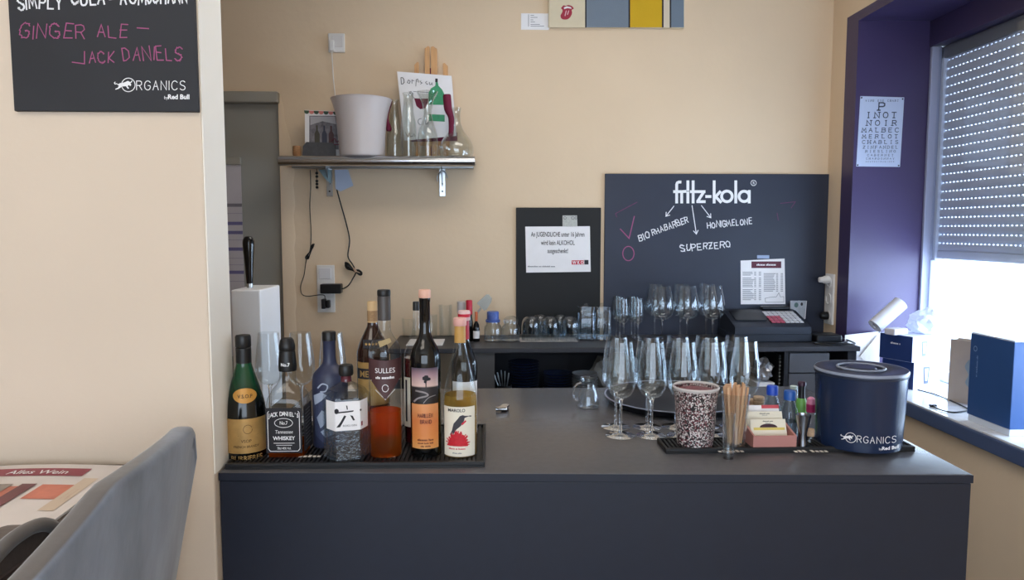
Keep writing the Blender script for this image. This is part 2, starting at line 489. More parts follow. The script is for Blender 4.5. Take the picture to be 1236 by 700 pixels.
struct('wall_left', box(-3.2, -3.08, -2.6, 3.6, 0, 2.8), M_wall_pale)
struct('wall_partition', box(-3.08, -0.565, 1.45, 1.57, 0, 2.8, 0.004), M_wall_pale)
struct('lit_corner_face', box(-0.5655, -0.5625, 1.453, 1.569, 1.002, 2.8, .001), mat('window_lit_corner', '#efe9de', .7, var=.02, scale=3, bump=.05, bscale=20))  # window light on the partition's side face, put into a paler panel
fw = box(-3.2, -2.1, -2.62, -2.5, 0, 2.8)
box(1.5, 2.2, -2.62, -2.5, 0, 2.8, bm=fw); box(-2.1, 1.5, -2.62, -2.5, 0, .6, bm=fw); box(-2.1, 1.5, -2.62, -2.5, 2.5, 2.8, bm=fw)
struct('wall_front', fw, M_wall)
# shop front behind the photographer
wf = box(-2.1, -2.04, -2.6, -2.54, .6, 2.5); box(1.44, 1.5, -2.6, -2.54, .6, 2.5, bm=wf)
box(-2.1, 1.5, -2.6, -2.54, .6, .66, bm=wf); box(-2.1, 1.5, -2.6, -2.54, 2.44, 2.5, bm=wf); box(-.33, -.27, -2.6, -2.54, .6, 2.5, bm=wf)
struct('window_2', wf, M_pvc)
# door in the back wall
door = struct('door_1', box(-1.70, -0.972, YB+.02, YB+.06, 0, 2.09), M_greydoor)
obj('door_head', box(-1.72, -0.965, YB-.035, YB+.02, 2.076, 2.125, .006), M_greytrim, door)
esc = py(324, 380, YB)
obj('handle_plate', box(esc.x-.024, esc.x+.024, YB+.008, YB+.02, esc.z-.075, esc.z+.08, .006), M_black, door)
lv = py(323, 370, YB)
hb = tube([(lv.x, YB+.01, lv.z), (lv.x, YB-.035, lv.z), (lv.x-.02, YB-.045, lv.z), (lv.x-.10, YB-.045, lv.z)], .008)
obj('door_lever', hb, M_steel, door, smooth=50, label='steel lever handle')
# cracked strip of plaster beside the door
pb = []
for i in range(26):
    y = 118 + i*13
    pb.append(py(341+i*.62, y, YB).x)
b = bmesh.new(); pr = None
for i in range(26):
    z = py(345, 118+i*13, YB).z
    x0 = -0.972; x1 = py(354+ .2*i + 1.2*math.sin(i*2.1) + (0 if i > 5 else -14+2.4*i), 118+i*13, YB).x
    q = [b.verts.new((x0, YB-.0035, z)), b.verts.new((x1-.012, YB-.004, z)), b.verts.new((x1, YB+.001, z)), b.verts.new((x0, YB+.001, z))]
    if pr:
        for k in range(3): b.faces.new((pr[k], pr[k+1], q[k+1], q[k]))
        b.faces.new((pr[3], pr[0], q[0], q[3]))
    pr = q
bmesh.ops.recalc_face_normals(b, faces=b.faces)
struct('trim_1', b, M_wall, smooth=40)
# window niche: purple jamb, soffit, tiled sill
nj = box(XR-.004, XW+.02, YJ-.003, YJ+.10, .80, 2.44)
struct('trim_2', nj, M_purple)
struct('trim_3', box(XR-.004, XW+.25, 1.25, YJ, 2.40, 2.44), M_purple)
struct('trim_5', box(XW-.004, XW+.22, 1.25, YJ-.003, 2.29, 2.3995), M_purple)
struct('trim_4', box(XR-.004, XW+.02, 1.16, 1.25, .80, 2.44), M_purple)
M_sill = mat('sill_edge_paint', '#4b5a7c', 0.4, var=0.05, scale=10)
sill = struct('window_sill', box(XR-.031, XW+.10, 1.25, YJ, .80, .850, .004), M_sill)
M_tile = mat('white_marble_tile', '#dcdfe4', 0.18, var=0.09, scale=14)
for i in range(6):
    y1 = YJ-.002 - i*.315
    obj('sill_tile', box(XR-.026, XW+.02, max(y1-.312, 1.26), y1, .850, .857, .0015), M_tile, sill)
# window: pvc frame, lower pane with frosted film, roller shutter
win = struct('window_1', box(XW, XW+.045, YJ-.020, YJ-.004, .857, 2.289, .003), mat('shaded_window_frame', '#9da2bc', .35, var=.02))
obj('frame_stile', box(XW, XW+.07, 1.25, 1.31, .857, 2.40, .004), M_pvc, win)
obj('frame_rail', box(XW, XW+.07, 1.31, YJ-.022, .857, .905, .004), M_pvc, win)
M_film = frosted('frosted_film', '#f4f8ff', 0.75)
obj('frosted_pane', box(XW+.035, XW+.039, 1.31, YJ-.022, .905, 1.365), M_film, win, label='frosted lower window pane glowing with daylight')
obj('pane', box(XW+.03, XW+.033, 1.31, YJ-.022, 1.365, 2.289), thin_glass('window_glass', (.93, .95, .97)), win)
M_slat = mat('grey_shutter_slat', '#d8deec', 0.4, var=0.03)
shut = thing('roller_shutter', 'grey roller shutter half lowered outside the bar window', 'roller shutter', (XW+.05, 0, 0))
XS = .0
obj('guide_rail', box(XS-.004, XS+.04, YJ-.034, YJ-.006, .87, 2.28, .002), M_slat, shut)
obj('guide_rail', box(XS-.004, XS+.04, 1.28, 1.31, .87, 2.28, .002), M_slat, shut)
obj('shutter_box', box(XS-.004, XS+.14, 1.26, YJ-.006, 2.235, 2.288, .004), mat('shutter_box_grey', '#77787c', 0.5, var=0.03), shut)
SH = .0375
def slat_mesh():
    b = bmesh.new(); n = 6
    y0, y1 = 1.312, YJ-.036
    prof = [(0.000, 0.0), (-.004, .005), (-.006, .014), (-.005, .025), (0.0, .0325)]
    V = []
    for (x, z) in prof: V.append([b.verts.new((x, y, z)) for y in (y0, y1)])
    for (x, z) in reversed(prof): V.append([b.verts.new((x+.008, y, z)) for y in (y0, y1)])
    for i in range(len(V)):
        a, c = V[i], V[(i+1) % len(V)]; b.faces.new((a[0], a[1], c[1], c[0]))
    b.faces.new([v[0] for v in V]); b.faces.new([v[1] for v in reversed(V)])
    k = y0 + .012
    while k < y1 - .02:                      # webs between the light slots
        box(0.001, .006, k, k+.011, .031, SH+.002, bm=b); k += .024
    bmesh.ops.recalc_face_normals(b, faces=b.faces)
    return b
z = 1.405
s0 = obj('slat', slat_mesh(), M_slat, shut, loc=(.012, 0, z))
while z < 2.24 - SH:
    z += SH; c = s0.copy(); COL.objects.link(c); c.location = (.012, 0, z)
obj('bottom_bar', box(.004, .026, 1.312, YJ-.036, 1.372, 1.408, .003), M_slat, shut)
# unseen ceiling panels, added to light the bar and back wall
for x, y in ((-.9, .1), (.3, 2.1)):
    t = thing('added_ceiling_light', 'unseen added ceiling light panel above the ' + ('bar counter' if y > 1 else 'bar table'), 'ceiling light', (x, y, 2.77), 0, 'added ceiling light panels')
    fb = box(-.63, .63, -.33, -.305, 0, .03); box(-.63, .63, .305, .33, 0, .03, bm=fb); box(-.63, -.605, -.33, .33, 0, .03, bm=fb); box(.605, .63, -.33, .33, 0, .03, bm=fb)
    obj('frame', fb, M_pvc, t)
    obj('diffuser', box(-.605, .605, -.305, .305, .012, .03), mat('lit_diffuser', '#ffffff', .5, emit='#fff1dd', estr=1.6), t)

# ================================================================== front bar counter
FL, FR_ = pz(260, 570, ZC), pz(1175, 573, ZC)
FL.x = -0.563
BK = 2.247
def slab(z0, z1, inset=0, bev=.003, back=BK):
    b = bmesh.new()
    P = [(FL.x, FL.y+inset), (FR_.x-inset*.4, FR_.y+inset), (FR_.x-inset*.4+.012, back), (FL.x, back)]
    A = [b.verts.new((x, y, z0)) for x, y in P]; B = [b.verts.new((x, y, z1)) for x, y in P]
    b.faces.new(list(reversed(A))); b.faces.new(B)
    for i in range(4): b.faces.new((A[i], A[(i+1) % 4], B[(i+1) % 4], B[i]))
    if bev: bmesh.ops.bevel(b, geom=list(b.edges), offset=bev, segments=2, profile=.5, affect='EDGES')
    return b
bar = thing('bar_counter', 'long charcoal bar counter with bottles and wine glasses on it', 'counter', (0, 0, 0))
obj('countertop', slab(ZC-.018, ZC), M_counter, bar, smooth=40)
eb = bmesh.new()
e0, e1 = Vector((FL.x, FL.y-.0008, 0)), Vector((FR_.x, FR_.y-.0008, 0))
ev = [eb.verts.new((p.x, p.y+d, z_)) for z_ in (ZC-.0175, ZC-.0012) for p, d in ((e0, 0), (e1, 0), (e1, .0007), (e0, .0007))]
for q in ((0, 1, 2, 3), (7, 6, 5, 4), (0, 4, 5, 1), (1, 5, 6, 2), (2, 6, 7, 3), (3, 7, 4, 0)): eb.faces.new([ev[i] for i in q])
bmesh.ops.recalc_face_normals(eb, faces=eb.faces)
obj('edge_band', eb, M_front, bar)
obj('front_panel', slab(0.0, ZC-.0195, .003, .002, back=FL.y+.03), M_front, bar)
obj('body', slab(0.03, ZC-.0185, .034, 0, back=BK-.02), M_front, bar)

# ================================================================== back counter
YF = 3.012
M_back = mat('grey_back_counter', '#34353b', 0.42, var=0.06, scale=30)
wt = tag(obj('back_worktop', box(-.43, 1.585, YF, YB-.002, ZC-.021, ZC, .003), M_back), 'dark grey worktop along the back wall carrying glasses and cash register', 'worktop')
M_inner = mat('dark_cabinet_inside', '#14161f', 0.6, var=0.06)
xa, xb_ = py(597, 440, YF).x, py(948, 440, YF).x
op = thing('open_cabinet', 'open dark shelf cabinet with stacked plates under the back worktop', 'cabinet', (0, 0, 0))
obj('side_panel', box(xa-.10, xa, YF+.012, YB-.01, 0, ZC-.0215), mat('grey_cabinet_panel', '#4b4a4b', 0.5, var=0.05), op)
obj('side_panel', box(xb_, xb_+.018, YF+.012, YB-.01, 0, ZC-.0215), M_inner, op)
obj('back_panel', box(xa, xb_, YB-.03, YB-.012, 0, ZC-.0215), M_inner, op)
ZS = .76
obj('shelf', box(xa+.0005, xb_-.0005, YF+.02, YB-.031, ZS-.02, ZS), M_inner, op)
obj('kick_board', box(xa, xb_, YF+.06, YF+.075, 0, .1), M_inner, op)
cl = thing('drawer_cabinet', 'closed grey drawer cabinet under the cash register', 'cabinet', (0, 0, 0))
M_cab = mat('grey_drawer_front', '#53555c', 0.45, var=0.04)
x0, x1 = xb_+.020, py(1003, 440, YF).x
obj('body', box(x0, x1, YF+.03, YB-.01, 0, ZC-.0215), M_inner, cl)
obj('drawer', box(x0+.002, x1-.002, YF+.012, YF+.0295, .885, ZC-.03, .002), M_cab, cl)
obj('drawer', box(x0+.002, x1-.002, YF+.012, YF+.0295, .60, .88, .002), M_cab, cl)
lf = thing('worktop_leg', 'slim dark panel leg carrying the right end of the back worktop', 'leg panel', (0, 0, 0))
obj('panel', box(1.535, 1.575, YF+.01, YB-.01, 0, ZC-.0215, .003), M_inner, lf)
ll = tag(obj('support_panel', box(-.425, -.40, YF+.012, YB-.01, 0, ZC-.0215, .002), M_cab), 'grey panel carrying the left end of the back worktop', 'panel')

# ================================================================== chalkboards
def flatboard(name, label, cat, x0, x1, y0, y1, Y, th, m):
    a, b_ = py(x0, y0, Y-th), py(x1, y1, Y-th)
    if y0 < 0: a.x = py(x0, y1, Y-th).x
    t = thing(name, label, cat, (0, 0, 0))
    obj('panel', box(a.x, b_.x, Y-th, Y-.0005, b_.z, a.z, .0015), m, t)
    return t
YP = 1.45
T1 = flatboard('drinks_chalkboard', 'black drinks chalkboard with white and pink writing on the partition wall', 'chalkboard', 17, 239.5, -150, 135, YP, .010, M_board)
f1 = wpy(YP-.0108)
def wl(parent, s, x, y, h, width, m, f, fit=None, **k):
    if fit: k['wx'] = fit / (textw(s)*h)
    letter(parent, ribbons(write(s, x, y, h, jit=.075, **k), width, f), m)
wl(T1, 'SIMPLY', 22, 11, 15, 2.0, M_chalk, f1, fit=53, rot=1.5)
wl(T1, 'COLA', 86, 6, 15, 2.2, M_chalk, f1, fit=40, rot=0)
wl(T1, '-', 132, 4, 12, 2.0, M_chalk, f1)
wl(T1, 'ROM', 146, 5, 14, 2.0, M_chalk, f1, fit=30)
wl(T1, 'JOHANN', 178, 4, 14, 2.0, M_chalk, f1, fit=48)
wl(T1, 'GINGER', 23, 47, 18, 1.3, M_chalkpink, f1, fit=80, rot=-.5)
wl(T1, 'ALE', 117, 45, 14, 1.3, M_chalkpink, f1, fit=36, rot=0)
wl(T1, '-', 165, 42, 16, 1.3, M_chalkpink, f1, fit=14)
letter(T1, ribbons([[(87, 75), (102, 77), (102, 62)]], 1.3, f1), M_chalkpink)
wl(T1, 'ACK', 108, 76, 14, 1.3, M_chalkpink, f1, fit=30, rot=2)
wl(T1, 'DANIELS', 149, 74, 16, 1.3, M_chalkpink, f1, fit=70, rot=1.5)
letter(T1, organics(147, 108.5, 11.0, f1, .68), M_white, 'logo')
YK = YB
T2 = flatboard('note_board', 'small black board with a white paper notice taped on it', 'chalkboard', 623, 724, 250.5, 403.5, YK, .012, mat('flat_black_board', '#0e0f12', .6, var=.08, scale=4))
f2 = wpy(YK-.0128)
T3 = flatboard('drinks_board', 'large dark blue chalkboard with white soft drink logo above the glasses', 'chalkboard', 730.5, 996.5, 209.5, 403.5, YK, .014, M_boardblue)
f3 = wpy(YK-.0148)
# soft drink logo in heavy strokes
b = bmesh.new()
ring = lambda cx, cy, r: oval(cx, cy, r, r, 28) + [(cx+r, cy)]
L = [[(816.8, 244.6), (816.8, 222.6), (817.6, 220.6), (819.4, 219.7), (821.6, 219.7)], [(813.4, 231.3), (821.4, 231.3)],
     [(822.8, 244.6), (822.8, 231.2)], [(822.8, 231.3), (827.6, 231.0)],
     [(830.3, 244.6), (830.3, 232.0)], [(830.3, 229.6), (830.3, 218.6)],
     [(836.6, 244.6), (836.6, 218.6)], [(833.6, 231.3), (839.8, 231.3)],
     [(841.2, 231.3), (850.6, 231.3)], [(849.2, 232), (842.2, 242.8)], [(841.4, 243.4), (850.8, 243.4)], [(852.2, 237.2), (857.8, 237.2)],
     [(862, 244.6), (862, 218.6)], [(869.4, 231.2), (863.8, 237.4), (870.2, 244)],
     ring(877.4, 237.0, 6.4), [(888.1, 244.6), (888.1, 218.6)], ring(898.2, 237.0, 6.2), [(904.3, 244.6), (904.3, 230.2)]]
ribbons(L, 3.4, f3, b)
ribbons([ring(909.6, 220.8, 3.2)], .7, f3, b); ptext('R', 908.4, 222.4, 3.2, f3, bm=b)
letter(T3, b, M_white, 'logo', label='heavy white brand lettering')
def arrow(x0, y0, x1, y1):
    a = math.atan2(y1-y0, x1-x0); L_ = 5
    return [[(x0, y0), (x1, y1)], [(x1-L_*math.cos(a-.6), y1-L_*math.sin(a-.6)), (x1, y1), (x1-L_*math.cos(a+.6), y1-L_*math.sin(a+.6))]]
for q in ((813.5, 248.7, 803.8, 261), (835.3, 248, 840.5, 282.4), (846.6, 248, 858, 262.8)):
    letter(T3, ribbons(arrow(*q), 1.0, f3), M_chalk, 'arrow')
wl(T3, 'BIO', 772, 291, 7.2, 1.1, M_chalk, f3, fit=13, rot=19)
wl(T3, 'RHABARBER', 788, 284, 7, 1.0, M_chalk, f3, fit=46, rot=20)
wl(T3, 'HONIGMELONE', 854, 275.5, 7, 1.0, M_chalk, f3, fit=54, rot=6)
wl(T3, 'SUPERZERO', 822, 303.5, 7.4, 1.1, M_chalk, f3, fit=60, rot=5)
letter(T3, ribbons([[(744.5, 262), (743, 257.7), (769, 244)]], 1.0, f3), M_chalkdim, 'chalk_mark')
letter(T3, ribbons([[(765.7, 261), (759.3, 287.6), (748.7, 276.3)]], 1.2, f3), M_chalkpink, 'chalk_mark')
letter(T3, ribbons([oval(758.5, 306, 6.8, 8.6)+[(765.3, 306)]], 1.1, f3), M_chalkpink, 'chalk_mark')
letter(T3, ribbons([[(942, 245.5), (960, 243.5), (955, 251)], [(938, 257), (939.5, 266)]], .9, f3), M_chalkdim, 'chalk_mark')
# paper notice on the small board
def sheet(name, label, pts, Y, m=None, th=.0012, cat='paper'):
    P = [py(x, y, Y) for x, y in pts]
    bm = bmesh.new(); A = [bm.verts.new((p.x, Y, p.z)) for p in P]; B = [bm.verts.new((p.x, Y+th, p.z)) for p in P]
    bm.faces.new(A); bm.faces.new(list(reversed(B)))
    for i in range(len(P)): bm.faces.new((A[i], B[i], B[(i+1) % len(P)], A[(i+1) % len(P)]))
    bmesh.ops.recalc_face_normals(bm, faces=bm.faces)
    t = thing(name, label, cat, (0, 0, 0)); obj('sheet', bm, m or M_paper, t); return t
Y4 = YB-.0145
N1 = sheet('paper_notice', 'white paper notice about serving alcohol on the small black board', [(634, 273.5), (712, 273), (713, 328), (635.2, 329)], Y4)
f4 = wpy(Y4-.0006)
b = ptext('An JUGENDLICHE unter 16 Jahren', 673.3, 285.5, 5.6, f4, .012, 'CENTER', .56)
ptext('wird kein ALKOHOL', 673.3, 295.6, 5.6, f4, .012, 'CENTER', .58, b); ptext('ausgeschenkt!', 673.3, 305.3, 5.4, f4, .012, 'CENTER', .58, b)
letter(N1, b, M_ink)
letter(N1, greek((12, 3, 9, 5), 637, 322.4, 1.7, f4), M_inkgrey)
letter(N1, grid(690, 704.6, 314.2, 319.2, f4), M_red, 'logo'); f4b = wpy(Y4-.0010)
letter(N1, ptext('W K O', 691, 318.6, 3.6, f4b, .03, 'LEFT', .85), M_white)
letter(N1, grid(705.3, 710.3, 313.8, 319.2, f4), M_ink, 'logo')
CT = sheet('tape_strip', 'pale printed tape strip above the alcohol notice', [(679, 260), (696.5, 260), (697, 273.4), (679, 273.4)], Y4, mat('printed_tape', '#b9bbb6', .5, var=.12, scale=120), cat='tape')
ctb = ribbons([oval(682, 263, 1.6, 1.6, 12)+[(683.6, 263)], oval(691.5, 263, 1.8, 1.8, 12)+[(693.3, 263)], oval(695.2, 263, 1.0, 1.8, 12)], .6, f4)
letter(CT, ctb, M_inkgrey, 'print')
# price list on the drinks board
Y5 = YB-.0165; f5 = wpy(Y5-.0006)
N2 = sheet('price_list', 'white printed price list with wine red heading on the blue chalkboard', [(894, 314.5), (947, 312), (948, 367), (894.2, 367.3)], Y5)
letter(N2, grid(907, 943, 315.5, 323.5, f5), mat('wine_red_print', '#5d2136', .6, var=.05), 'heading_bar')
letter(N2, greek((7, 8), 925, 320.6, 2.4, wpy(Y5-.001), 'CENTER'), M_white)
b = bmesh.new(); random.seed(3)
for col, (xa_, xb2) in enumerate(((896.5, 918.5), (922, 945))):
    y = 328.5
    while y < (363 if col == 0 else 354):
        if random.random() > .14:
            ln = random.uniform(.42, .62)*(xb2-xa_)
            ribbons([[(xa_, y), (xa_+ln, y)]], .7, f5, b); ribbons([[(xb2-2.5, y), (xb2, y)]], .7, f5, b); ribbons([[(xb2-8, y), (xb2-6, y)]], .7, f5, b)
        y += 1.75
ribbons([[(923.5, 360), (929, 358.8), (937, 358.4), (940, 353.5), (942, 358.2), (946, 358), (946.2, 364.6), (924, 364.8), (923.5, 360)]], .45, f5, b)
letter(N2, b, M_inkgrey, 'print')
sheet('tape_strip', 'clear tape strip above the price list heading', [(914, 308), (928.5, 308), (928.5, 312), (914, 312)], Y5, mat('clear_tape', '#8f9fc0', .3, var=.05), cat='tape')
# ================================================================== things on the bar: helpers
FWD = CROT @ Vector((0, 0, -1))
def at(cx, yb, hw, z=ZC):
    """stand a round thing of half width hw px, front of its foot at (cx, yb), on height z -> centre, metres per px"""
    P = pz(cx, yb, z); m = (P-EYE).dot(FWD)/FPX; r = hw*m
    for _ in range(3):
        d = Vector((P.x, P.y, 0)).normalized(); C_ = P + d*r*.97; m = (C_-EYE).dot(FWD)/FPX; r = hw*m
    return Vector((C_.x, C_.y, z)), m
def face(c): return math.atan2(-c.x, c.y)
class Item:
    """a thing built from pixel sizes; local frame turned to the camera, z up, metres"""
    def __init__(s, name, label, cat, cx, yb, hw, z=ZC, group=None, rz=None, lift=0):
        s.c, s.m = at(cx, yb, hw, z); s.c.z += lift; s.cx, s.yb = cx, yb
        s.t = thing(name, label, cat, s.c, face(s.c) if rz is None else rz, group)
        d = s.c - EYE; s.tilt = math.cos(math.atan2(-d.z, math.hypot(d.x, d.y)))
        s.ybc = yb - hw*s.m*math.sin(math.atan2(-d.z, math.hypot(d.x, d.y)))/s.m   # pixel row of the foot's centre
    def Z(s, y): return max(0, (s.ybc - y)*s.m/s.tilt)
    def H(s, w): return w*s.m
    def prof(s, P): return [(s.H(q[0]), s.Z(q[1]) if q[1] < s.yb-.01 else 0) + tuple(q[2:]) for q in P]
    def turn(s, name, P, m, seg=40, smooth=38, parent=None, cap1=True, cap0=True, label=None):
        return obj(name, lathe(s.prof(P), seg, cap0=cap0, cap1=cap1), m, parent or s.t, smooth=smooth, label=label)
    def wrap(s, hw, off=.0006):
        """map pixel coordinates round a cylinder of half width hw"""
        r = hw*s.m + off
        def f(x, y):
            a = (x - s.cx)*s.m/r
            a = max(-1.5, min(1.5, a)) if abs(a) > 1 else math.asin(a)
            return (r*math.sin(a), -r*math.cos(a), s.Z(y))
        return f
    def flat(s, d, off=.0006): return lambda x, y: ((x-s.cx)*s.m, -d*s.m-off, s.Z(y))
    def patch(s, name, x0, x1, y0, y1, f, m, nx=16, ny=1, parent=None, label=None):
        return obj(name, grid(x0, x1, y0, y1, f, nx, ny), m, parent or s.t, smooth=60, label=label)
G_CLEAR = thin_glass('bottle_glass', (.93, .95, .95), 1.5, .02, 1.0)
M_darkglass = mat('black_bottle_glass', '#0b0c0d', 0.07, spec=.6, var=.02)
M_gold = mat('gold_label', '#b8935a', 0.38, metal=.35, var=.12, scale=50)
M_cap = mat('black_cap', '#141416', 0.4, var=.05)
M_amber = liquid('amber_spirit', '#f0a04a', .5)
M_amber2 = liquid('cognac_spirit', '#f0b070', .42)
M_pale = liquid('pale_gold_spirit', '#eed695', .35)
M_cream = mat('cream_label', '#e9e2d0', .6, var=.02)

# ------------------------------------------------------------------ bar mats
def barmat(name, label, x0, x1, y0, y1):
    t = thing(name, label, 'bar mat', (0, 0, 0))
    obj('base', box(x0, x1, y0, y1, ZC+.0002, ZC+.004, .001), M_rubber, t)
    rim = box(x0, x1, y0, y0+.012, ZC+.004, ZC+.012, .0015); box(x0, x1, y1-.006, y1, ZC+.004, ZC+.012, .0015, bm=rim)
    box(x0, x0+.006, y0+.012, y1-.006, ZC+.004, ZC+.012, .0015, bm=rim); box(x1-.006, x1, y0+.012, y1-.006, ZC+.004, ZC+.012, .0015, bm=rim)
    obj('rim', rim, M_rubber, t)
    b = bmesh.new(); k = x0+.012
    while k < x1-.010:
        box(k, k+.005, y0+.014, y1-.008, ZC+.004, ZC+.0095, bm=b); k += .0095
    r = obj('ribs', b, M_rubber, t, kind='stuff')
    return t
ZM = ZC+.0096
L0, L1 = pz(262, 566, ZC), pz(585, 566, ZC)
matL = barmat('bar_mat', 'black ribbed rubber bar mat under the spirit bottles', -.555, L1.x, 1.485, 1.785)
R0, R1 = pz(802, 543, ZC), pz(1108, 548, ZC)
matR = barmat('bar_mat', 'black ribbed rubber bar mat under the ice bucket', R0.x-.004, R1.x+.004, 1.563, 1.652)
M_matwhite = mat('white_mat_lettering', '#d9d2ca', .6, var=.05)
def matletters(t, xs, y, words, h):
    for x, wd in zip(xs, words):
        P = pz(x, y, ZM+.0006)
        f = lambda u, v: (P.x+u, P.y-v, ZM+.0008)
        letter(t, greek(wd, 0, 0, h, f, seed=len(wd)+int(x)), M_matwhite, 'print')
matletters(matL, (360, 456), (552), ((5,), (4,)), .016)
matletters(matR, (868, 960), (546), ((6,), (3, 4)), .016)

# ------------------------------------------------------------------ bottles on the left mat
# brandy with gold labels
I = Item('brandy_bottle', 'dark green brandy bottle with gold labels beside the partition wall', 'bottle', 298, 554.5, 24, ZM)
P = [(22.5, 554.5), (24, 552.5), (24, 505), (23.6, 497), (21.8, 485), (17.5, 470), (13.0, 456), (9.6, 445), (8.6, 440), (8.6, 424)]
body = I.turn('bottle_body', P[:2] + spline(P[2:9], 4) + P[9:], ramp_mat('green_black_glass', [(0, '#070908'), (.52, '#070908'), (.68, '#0e3a22'), (1, '#145032')], 'Z', 0, I.Z(424), .12))
I.turn('capsule', [(8.9, 441), (8.9, 424), (8.4, 423.4)], M_cap)
I.turn('cap', [(8.5, 423), (9.0, 422), (9.0, 411), (8.2, 409.2)], M_cap)
f = I.wrap(24.3); lab = I.patch('label', 275, 320.5, 501, 540.5, f, M_gold, 20)
f = I.wrap(24.5)
b = ptext('VSOP', 298, 528, 3.4, f, .01, 'CENTER'); ptext('FRENCH BRANDY', 298, 534, 2.6, f, .015, 'CENTER', .95, bm=b)
ribbons([[(280, 538.2), (316, 538.2)], [(280, 503.5), (316, 503.5)], oval(300, 513, 5, 5, 16), [(289, 520), (311, 520)]], .5, f, b)
letter(lab, b, mat('brown_print', '#4a3014', .6, var=.03))
letter(I.t, ptext('BURRIERES', 298, 548.5, 5.4, I.wrap(24.4), .01, 'CENTER', .95), M_gold)
rr = lambda y: 24.5 if y > 497 else 13.0+(y-456)*.30
def fo(x, y, s=I):
    r = (17.4+(y-468)*.31)*s.m+.0012; a = math.asin(max(-1, min(1, (x-s.cx)*s.m/r))); return (r*math.sin(a), -r*math.cos(a), s.Z(y))
ov = obj('neck_label', poly(oval(298, 475.5, 13.2, 8.2, 30), fo), mat('orange_gold_label', '#c08a3e', .4, metal=.2, var=.06), I.t)
def fo2(x, y, s=I):
    p = fo(x, y); return (p[0], p[1]-.0007, p[2])
letter(ov, ptext('V.S.O.P', 298, 477.8, 3.8, fo2, .02, 'CENTER'), mat('brown_print', '#4a3014', .6))
# square whiskey bottle
I = Item('whiskey_bottle', 'square whiskey bottle with black label and little amber left', 'bottle', 350, 551.5, 22, ZM, rz=0)
k = 10
P = [(20.5, 551.5, k), (21.6, 549, k), (21.6, 494, k), (21.6, 486, k), (20.6, 479, 8), (16.5, 470, 5), (11.5, 463.5, 3), (9.8, 460, 2), (9.6, 450, 2), (10.0, 449, 2), (10.0, 440, 2), (8.8, 428, 2)]
I.turn('bottle_body', P, G_CLEAR, 64, label='clear square glass body')
I.turn('whiskey', [(19.6, 550, k), (20.4, 548.5, k), (20.4, 533, k)], M_amber, 64, label='amber whiskey at the bottom')
I.turn('neck_sleeve', spline([(10.2, 450), (10.6, 444), (10.0, 436), (9.2, 428), (8.6, 427)], 3), M_cap)
I.turn('cap', [(8.2, 427.5), (9.4, 426), (9.4, 420.5), (8.6, 418.5), (8.0, 415), (6.2, 412.6)], M_cap)
ls = 22.0; f = I.flat(ls)
lab = I.patch('label', 329, 371, 488.5, 540, f, M_ink, 1)
fl = I.flat(ls, .0013)
b = bmesh.new()
word = 'JACK DANIELS'
for i, ch in enumerate('JACK DANIEL\'S'):
    a = (i-6)/6.0; x = 350+a*16.5; y = 499.5 - 2.2*math.cos(a*1.5)
    if ch != ' ': ptext(ch, x, y, 4.8, fl, .02, 'CENTER', .72, bm=b)
ribbons([oval(350, 505.5, 10.5, 5.2, 28)+[(360.5, 505.5)]], .6, fl, b); ptext('No.7', 350, 507.4, 4, fl, .01, 'CENTER', .8, bm=b)
ptext('Tennessee', 350, 517.6, 4.0, fl, .0, 'CENTER', .85, bm=b, shear=.2); ptext('WHISKEY', 350, 525, 4.2, fl, .025, 'CENTER', 1.0, bm=b)
ribbons([[(338, 528.6), (362, 528.6)], [(341, 531), (359, 531)]], .6, fl, b); ptext('70cl 40% Vol.', 350, 535.8, 2.6, fl, .01, 'CENTER', .8, bm=b)
ribbons([[(333, 492.2), (331.6, 494), (331.6, 535), (334, 537.8), (366, 537.8), (368.4, 535), (368.4, 494), (367, 492.2)]], .7, fl, b)
letter(lab, b, M_white)
sl = lambda x, y: (ls*I.m+.0006, (x-350)*I.m, I.Z(y))
lab2 = I.patch('side_label', 331, 369, 488.5, 540, sl, M_ink, 1)
sl2 = lambda x, y: (ls*I.m+.0013, (x-350)*I.m, I.Z(y))
b = bmesh.new()
for y in range(494, 536, 4): ribbons([[(337+random.uniform(0, 4), y), (363-random.uniform(0, 4), y)]], .8, sl2, b)
letter(lab2, b, M_inkgrey, 'print')
letter(I.t, ptext('No.7', 350, 443.5, 3.6, I.wrap(10.7), .02, 'CENTER'), M_white)
# matt navy bottle
I = Item('navy_bottle', 'matt navy blue bottle with grey illustrated label behind the whiskey', 'bottle', 400, 541, 21, ZM)
P = [(20, 541), (21, 539), (21, 468), (20.6, 460), (18.5, 452), (13, 446), (8.6, 441), (7.4, 434), (7.4, 416), (8.2, 414.5)]
I.turn('bottle_body', P[:3]+spline(P[2:8], 4)[1:]+P[8:], mat('matt_navy', '#343850', .42, var=.06), label='matt navy glass')
I.turn('cap', [(8.0, 414.4), (8.2, 406), (7.4, 404.4)], M_cap)
f = I.wrap(21.3); lab = obj('label', poly([(380, 474), (394, 471), (402, 479), (412, 476), (413, 520), (404, 524), (390, 528), (382, 520)], f), mat('dim_navy_label', '#474d68', .55, var=.1), I.t)
f = I.wrap(21.5); b = bmesh.new()
for q in ([(381, 475), (390, 470), (396, 474), (390, 480), (382, 486)], [(384, 500), (390, 491), (396, 494), (394, 506), (388, 512)], [(388, 516), (398, 508), (405, 506), (404, 518), (394, 523)]): poly(q, f, b)
ribbons([spline([(386, 466), (391, 461), (397, 463), (395, 469), (389, 470)], 4)], 1.6, f, b)
ribbons([[(399, 484), (408, 482)], [(399, 488), (409, 487)], [(400, 492), (408, 491)]], .9, f, b)
letter(lab, b, mat('pale_blue_print', '#a9b2c6', .6, var=.08), 'illustration')
